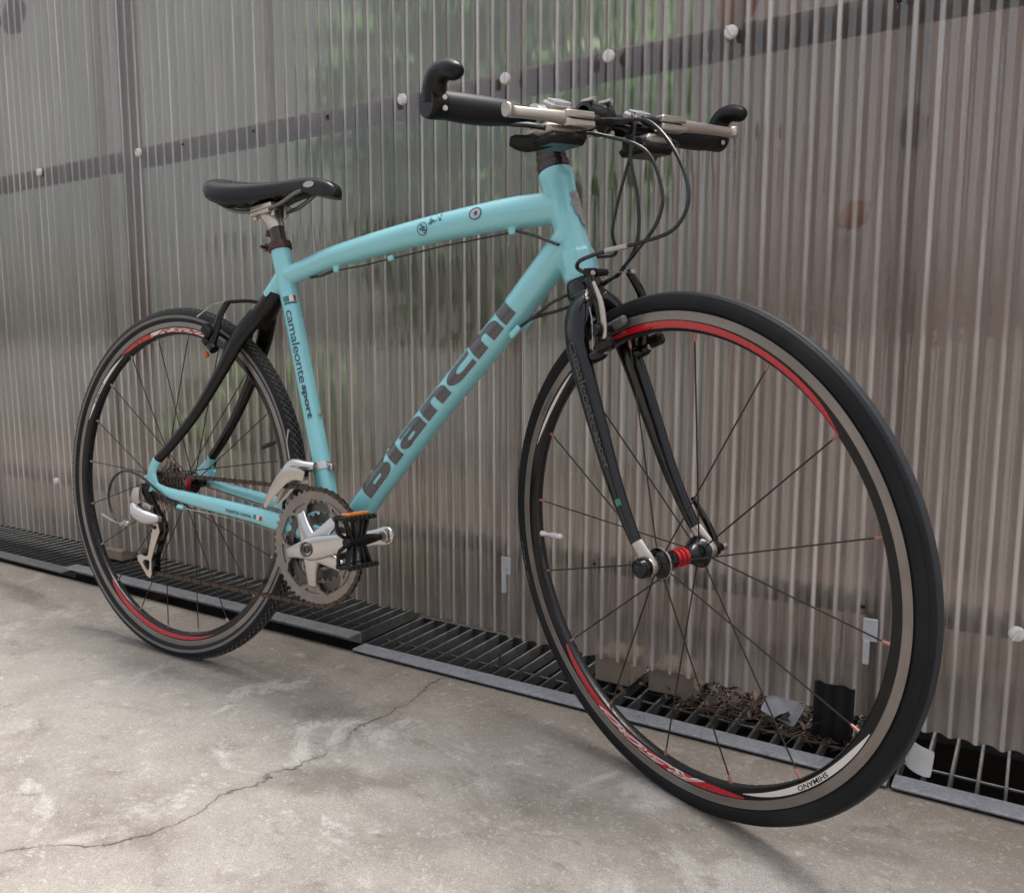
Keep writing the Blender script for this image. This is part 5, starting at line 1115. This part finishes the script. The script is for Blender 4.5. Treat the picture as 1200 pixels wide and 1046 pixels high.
for s_ in (-1, 1):
    gz = ge_ = (.239 if s_ < 0 else .231)
    b = MB(); b.add(rsweep([(BC.x, s_ * .128, BC.z, .0145, .0145), (BC.x, s_ * .140, BC.z, .0150, .0152), (BC.x, s_ * .172, BC.z - .001, .0162, .0172), (BC.x, s_ * .205, BC.z - .001, .0164, .0174), (BC.x, s_ * gz, BC.z, .0160, .0162)], 24, 6, side=(1, 0, 0))); b.build('grip', 'grip', bar, xf=BT)
    ge = .247 if s_ < 0 else .239; g = V((BC.x, s_ * ge, BC.z))
    b = MB(); b.add(lathe([(.0155, -.012), (.0172, -.011), (.0178, 0), (.0178, .008), (.0165, .011), (0, .0115)], g, (0, s_, 0), 30))
    b.add(rsweep([(g.x + .001, s_ * ge, g.z + .002, .0150, .0165), (g.x + .004, s_ * (ge + .001), g.z + .016, .0140, .0155), (g.x + .014, s_ * (ge + .001), g.z + .028, .0128, .0135), (g.x + .030, s_ * ge, g.z + .0305, .0120, .0120), (g.x + .044, s_ * (ge - .001), g.z + .0265, .0115, .0110), (g.x + .052, s_ * (ge - .002), g.z + .0235, .0085, .0080), (g.x + .055, s_ * (ge - .002), g.z + .022, .0025, .0025)], 18, 6, side=(0, 1, 0)))
    b.build('bar_end', 'plastic', bar, xf=BT)
    b = MB(); 
    for zz in (.004, -.008): b.add(lathe([(0, .0012), (.0028, .0012), (.0036, 0), (.0036, -.0006)], g + V((.0178, -s_ * .004, zz)), (1, 0, 0), 12))
    b.build('clamp_screw', 'champagne', bar, xf=BT)
    # brake lever: perch, body, blade
    LV = empty('brake_lever', bike); dy = 0 if s_ < 0 else .017; dz = -.012 if s_ < 0 else -.003
    def LP(x, y, z, *r): return (BC.x + x, s_ * (y + dy + (max(0, y - .10) * .22 if s_ > 0 else 0)), BC.z + z + dz, *r)
    b = MB(); b.add(lathe([(.0112, -.010), (.0152, -.009), (.0155, 0), (.0152, .009), (.0112, .010)], (BC.x, s_ * (.092 + dy), BC.z), (0, 1, 0), 24)); b.add(rsweep([(BC.x + .006, s_ * (.090 + dy), BC.z + .001, .008, .010), LP(.028, .082, .004, .010, .009), LP(.044, .072, .002, .012, .009)], 14, 5, side=(0, 1, 0))); b.build('lever_perch', 'alloy', LV, xf=BT)
    for zz in (.0052, -.0052): b = MB(); b.add(cbox(LP(.052, .073, zz), (.019, .046, .0088), b=.0022)); b.build('lever_housing', 'champagne', LV, xf=BT)
    b = MB(); b.add(rsweep([LP(.052, .090, 0, .0060, .0082), LP(.053, .098, 0, .0062, .0080), LP(.054, .125, 0, .0056, .0070), LP(.053, .155, 0, .0054, .0066), LP(.052, .172, 0, .0056, .0070), LP(.053, .180, .001, .0070, .0085), LP(.054, .1835, .001, .0060, .0080)], 18, 6, side=(1, 0, 0), power=2.6)); b.build('lever_blade', 'champagne', LV, xf=BT)
    b = MB(); b.add(tube([LP(.047, .055, 0), LP(.046, .036, .003), LP(.045, .028, .004)], [.0080, .0072, .0045], 14)); b.build('barrel_adjuster', 'plastic', LV, xf=BT)
    # shifter pod under the bar with gear display on top
    SH = empty('shifter', bike)
    b = MB(); b.add(cbox((BC.x + .016, s_ * .085, BC.z - .020), (.050, .048, .014), b=.005)); b.build('shifter_body', 'alloy_dull', SH, xf=BT)
    b = MB(); b.add(cbox((BC.x + .018, s_ * .078, BC.z - .032), (.054, .060, .014), b=.006)); b.add(cbox((BC.x + .022, s_ * .048, BC.z - .024), (.026, .016, .014), b=.003)); b.build('shifter_cover', 'plastic', SH, xf=BT)
    b = MB(); b.add(rsweep([(BC.x + .020, s_ * .090, BC.z - .032, .005, .009), (BC.x - .004, s_ * .108, BC.z - .033, .005, .012), (BC.x - .014, s_ * .120, BC.z - .030, .004, .010), (BC.x - .018, s_ * .126, BC.z - .029, .003, .006)], 12, 5)); b.add(rsweep([(BC.x + .030, s_ * .100, BC.z - .020, .003, .006), (BC.x + .026, s_ * .128, BC.z - .018, .003, .005), (BC.x + .010, s_ * .146, BC.z - .016, .002, .004)], 10, 4)); b.build('shift_paddle', 'plastic', SH, xf=BT)
    b = MB(); b.add(cbox((BC.x + .010, s_ * .070, BC.z + .012), (.028, .030, .012), X=(1, 0, -.45), b=.003)); b.build('gear_display', 'alloy_dull', SH, xf=BT)
    b = MB(); b.add(cbox((BC.x + .0155, s_ * .070, BC.z + .0170), (.019, .025, .005), X=(1, 0, -.45), b=.001)); b.build('display_window', 'clip', SH, xf=BT)
    if s_ < 0:
        tv = text2d('SHIMANO', .0042, .0001); cxm = (tv[2][0] + tv[2][1]) / 2; N_ = V((.45, 0, 1)).normalized(); U_ = V((0, 1, 0)); W_ = N_.cross(U_) * -1
        b = MB(); b.add(([V((BC.x + .0165, s_ * .070, BC.z + .0170)) + N_ * .0036 + U_ * (v.x - cxm) + V((-1, 0, .45)).normalized() * (v.y - .0015) for v in tv[0]], tv[1])); b.build('display_print', 'navy', SH, xf=BT)
# cable housings from levers and shifters to frame
cb = empty('cable_set', bike)
def cable(pts, r=.0024, sm=8, mat='cable', steer_all=True):
    b = MB(); b.add(tube([tuple(ST(p_)) if steer_all else p_ for p_ in pts], r, 10, sm)); return b.build('cable_housing', mat, cb)
SI = SM.inverted()
def US(p_): return tuple(SI @ V(p_))      # frame point written in steered coordinates
# rear brake / front brake big loops (front of the head tube)
cable([(.938, -.030, .8955), (.944, .000, .896), (.985, .012, .885), (1.030, .010, .838), (1.053, .004, .786), (1.036, -.004, .750), (.990, -.016, .738), (.968, -.024, .7355)])
cable([(.905, -.038, .884), (.925, -.020, .880), (.978, .008, .853), (1.004, .010, .800), (.998, .006, .762), (.965, .000, .728), (.925, .016, .712), (.893, .026, .700), US((.835, -.020, .672)), US((.800, -.020, .650)), US((.771, -.017, .633))])
cable([(.938, .030, .9065), (.946, .020, .902), (.950, .018, .885), (.940, .020, .850), (.945, .026, .800), (.940, .028, .745), (.905, .030, .706), (.885, .028, .697), US((.845, .014, .668)), US((.772, .012, .648))])
cable([(.918, .036, .882), (.936, .030, .876), (.938, .020, .850), (.920, .015, .800), (.912, .010, .760), (.898, .028, .732), US((.868, .030, .735))])
cable([US((.752, -.003, .7735)), US((.775, -.012, .767)), US((.805, -.024, .757)), US((.835, -.028, .745))], .0024)
b = MB(); b.add(tube([(.738, -.003, .7715), (.62, -.003, .760), (.527, -.003, .747)], .0013, 6)); b.add(tube([(.513, -.003, .7455), (.46, -.003, .738), (.410, -.003, .7335)], .0013, 6)); b.add(tube([(.398, -.003, .733), (.368, -.004, .7250), (.345, -.004, .7235)], .0024, 8)); b.build('bare_cable', 'cable', cb)
b = MB(); b.add(tube([(.45, -.010, .262), (.30, -.040, .286), (.20, -.058, .300), (.110, -.070, .306)], .0009, 6, 4)); b.build('bare_cable', 'wire', cb)
print('objects', len(bpy.data.objects), 'tris', sum(len(o.data.polygons) for o in bpy.data.objects if o.type == 'MESH'))
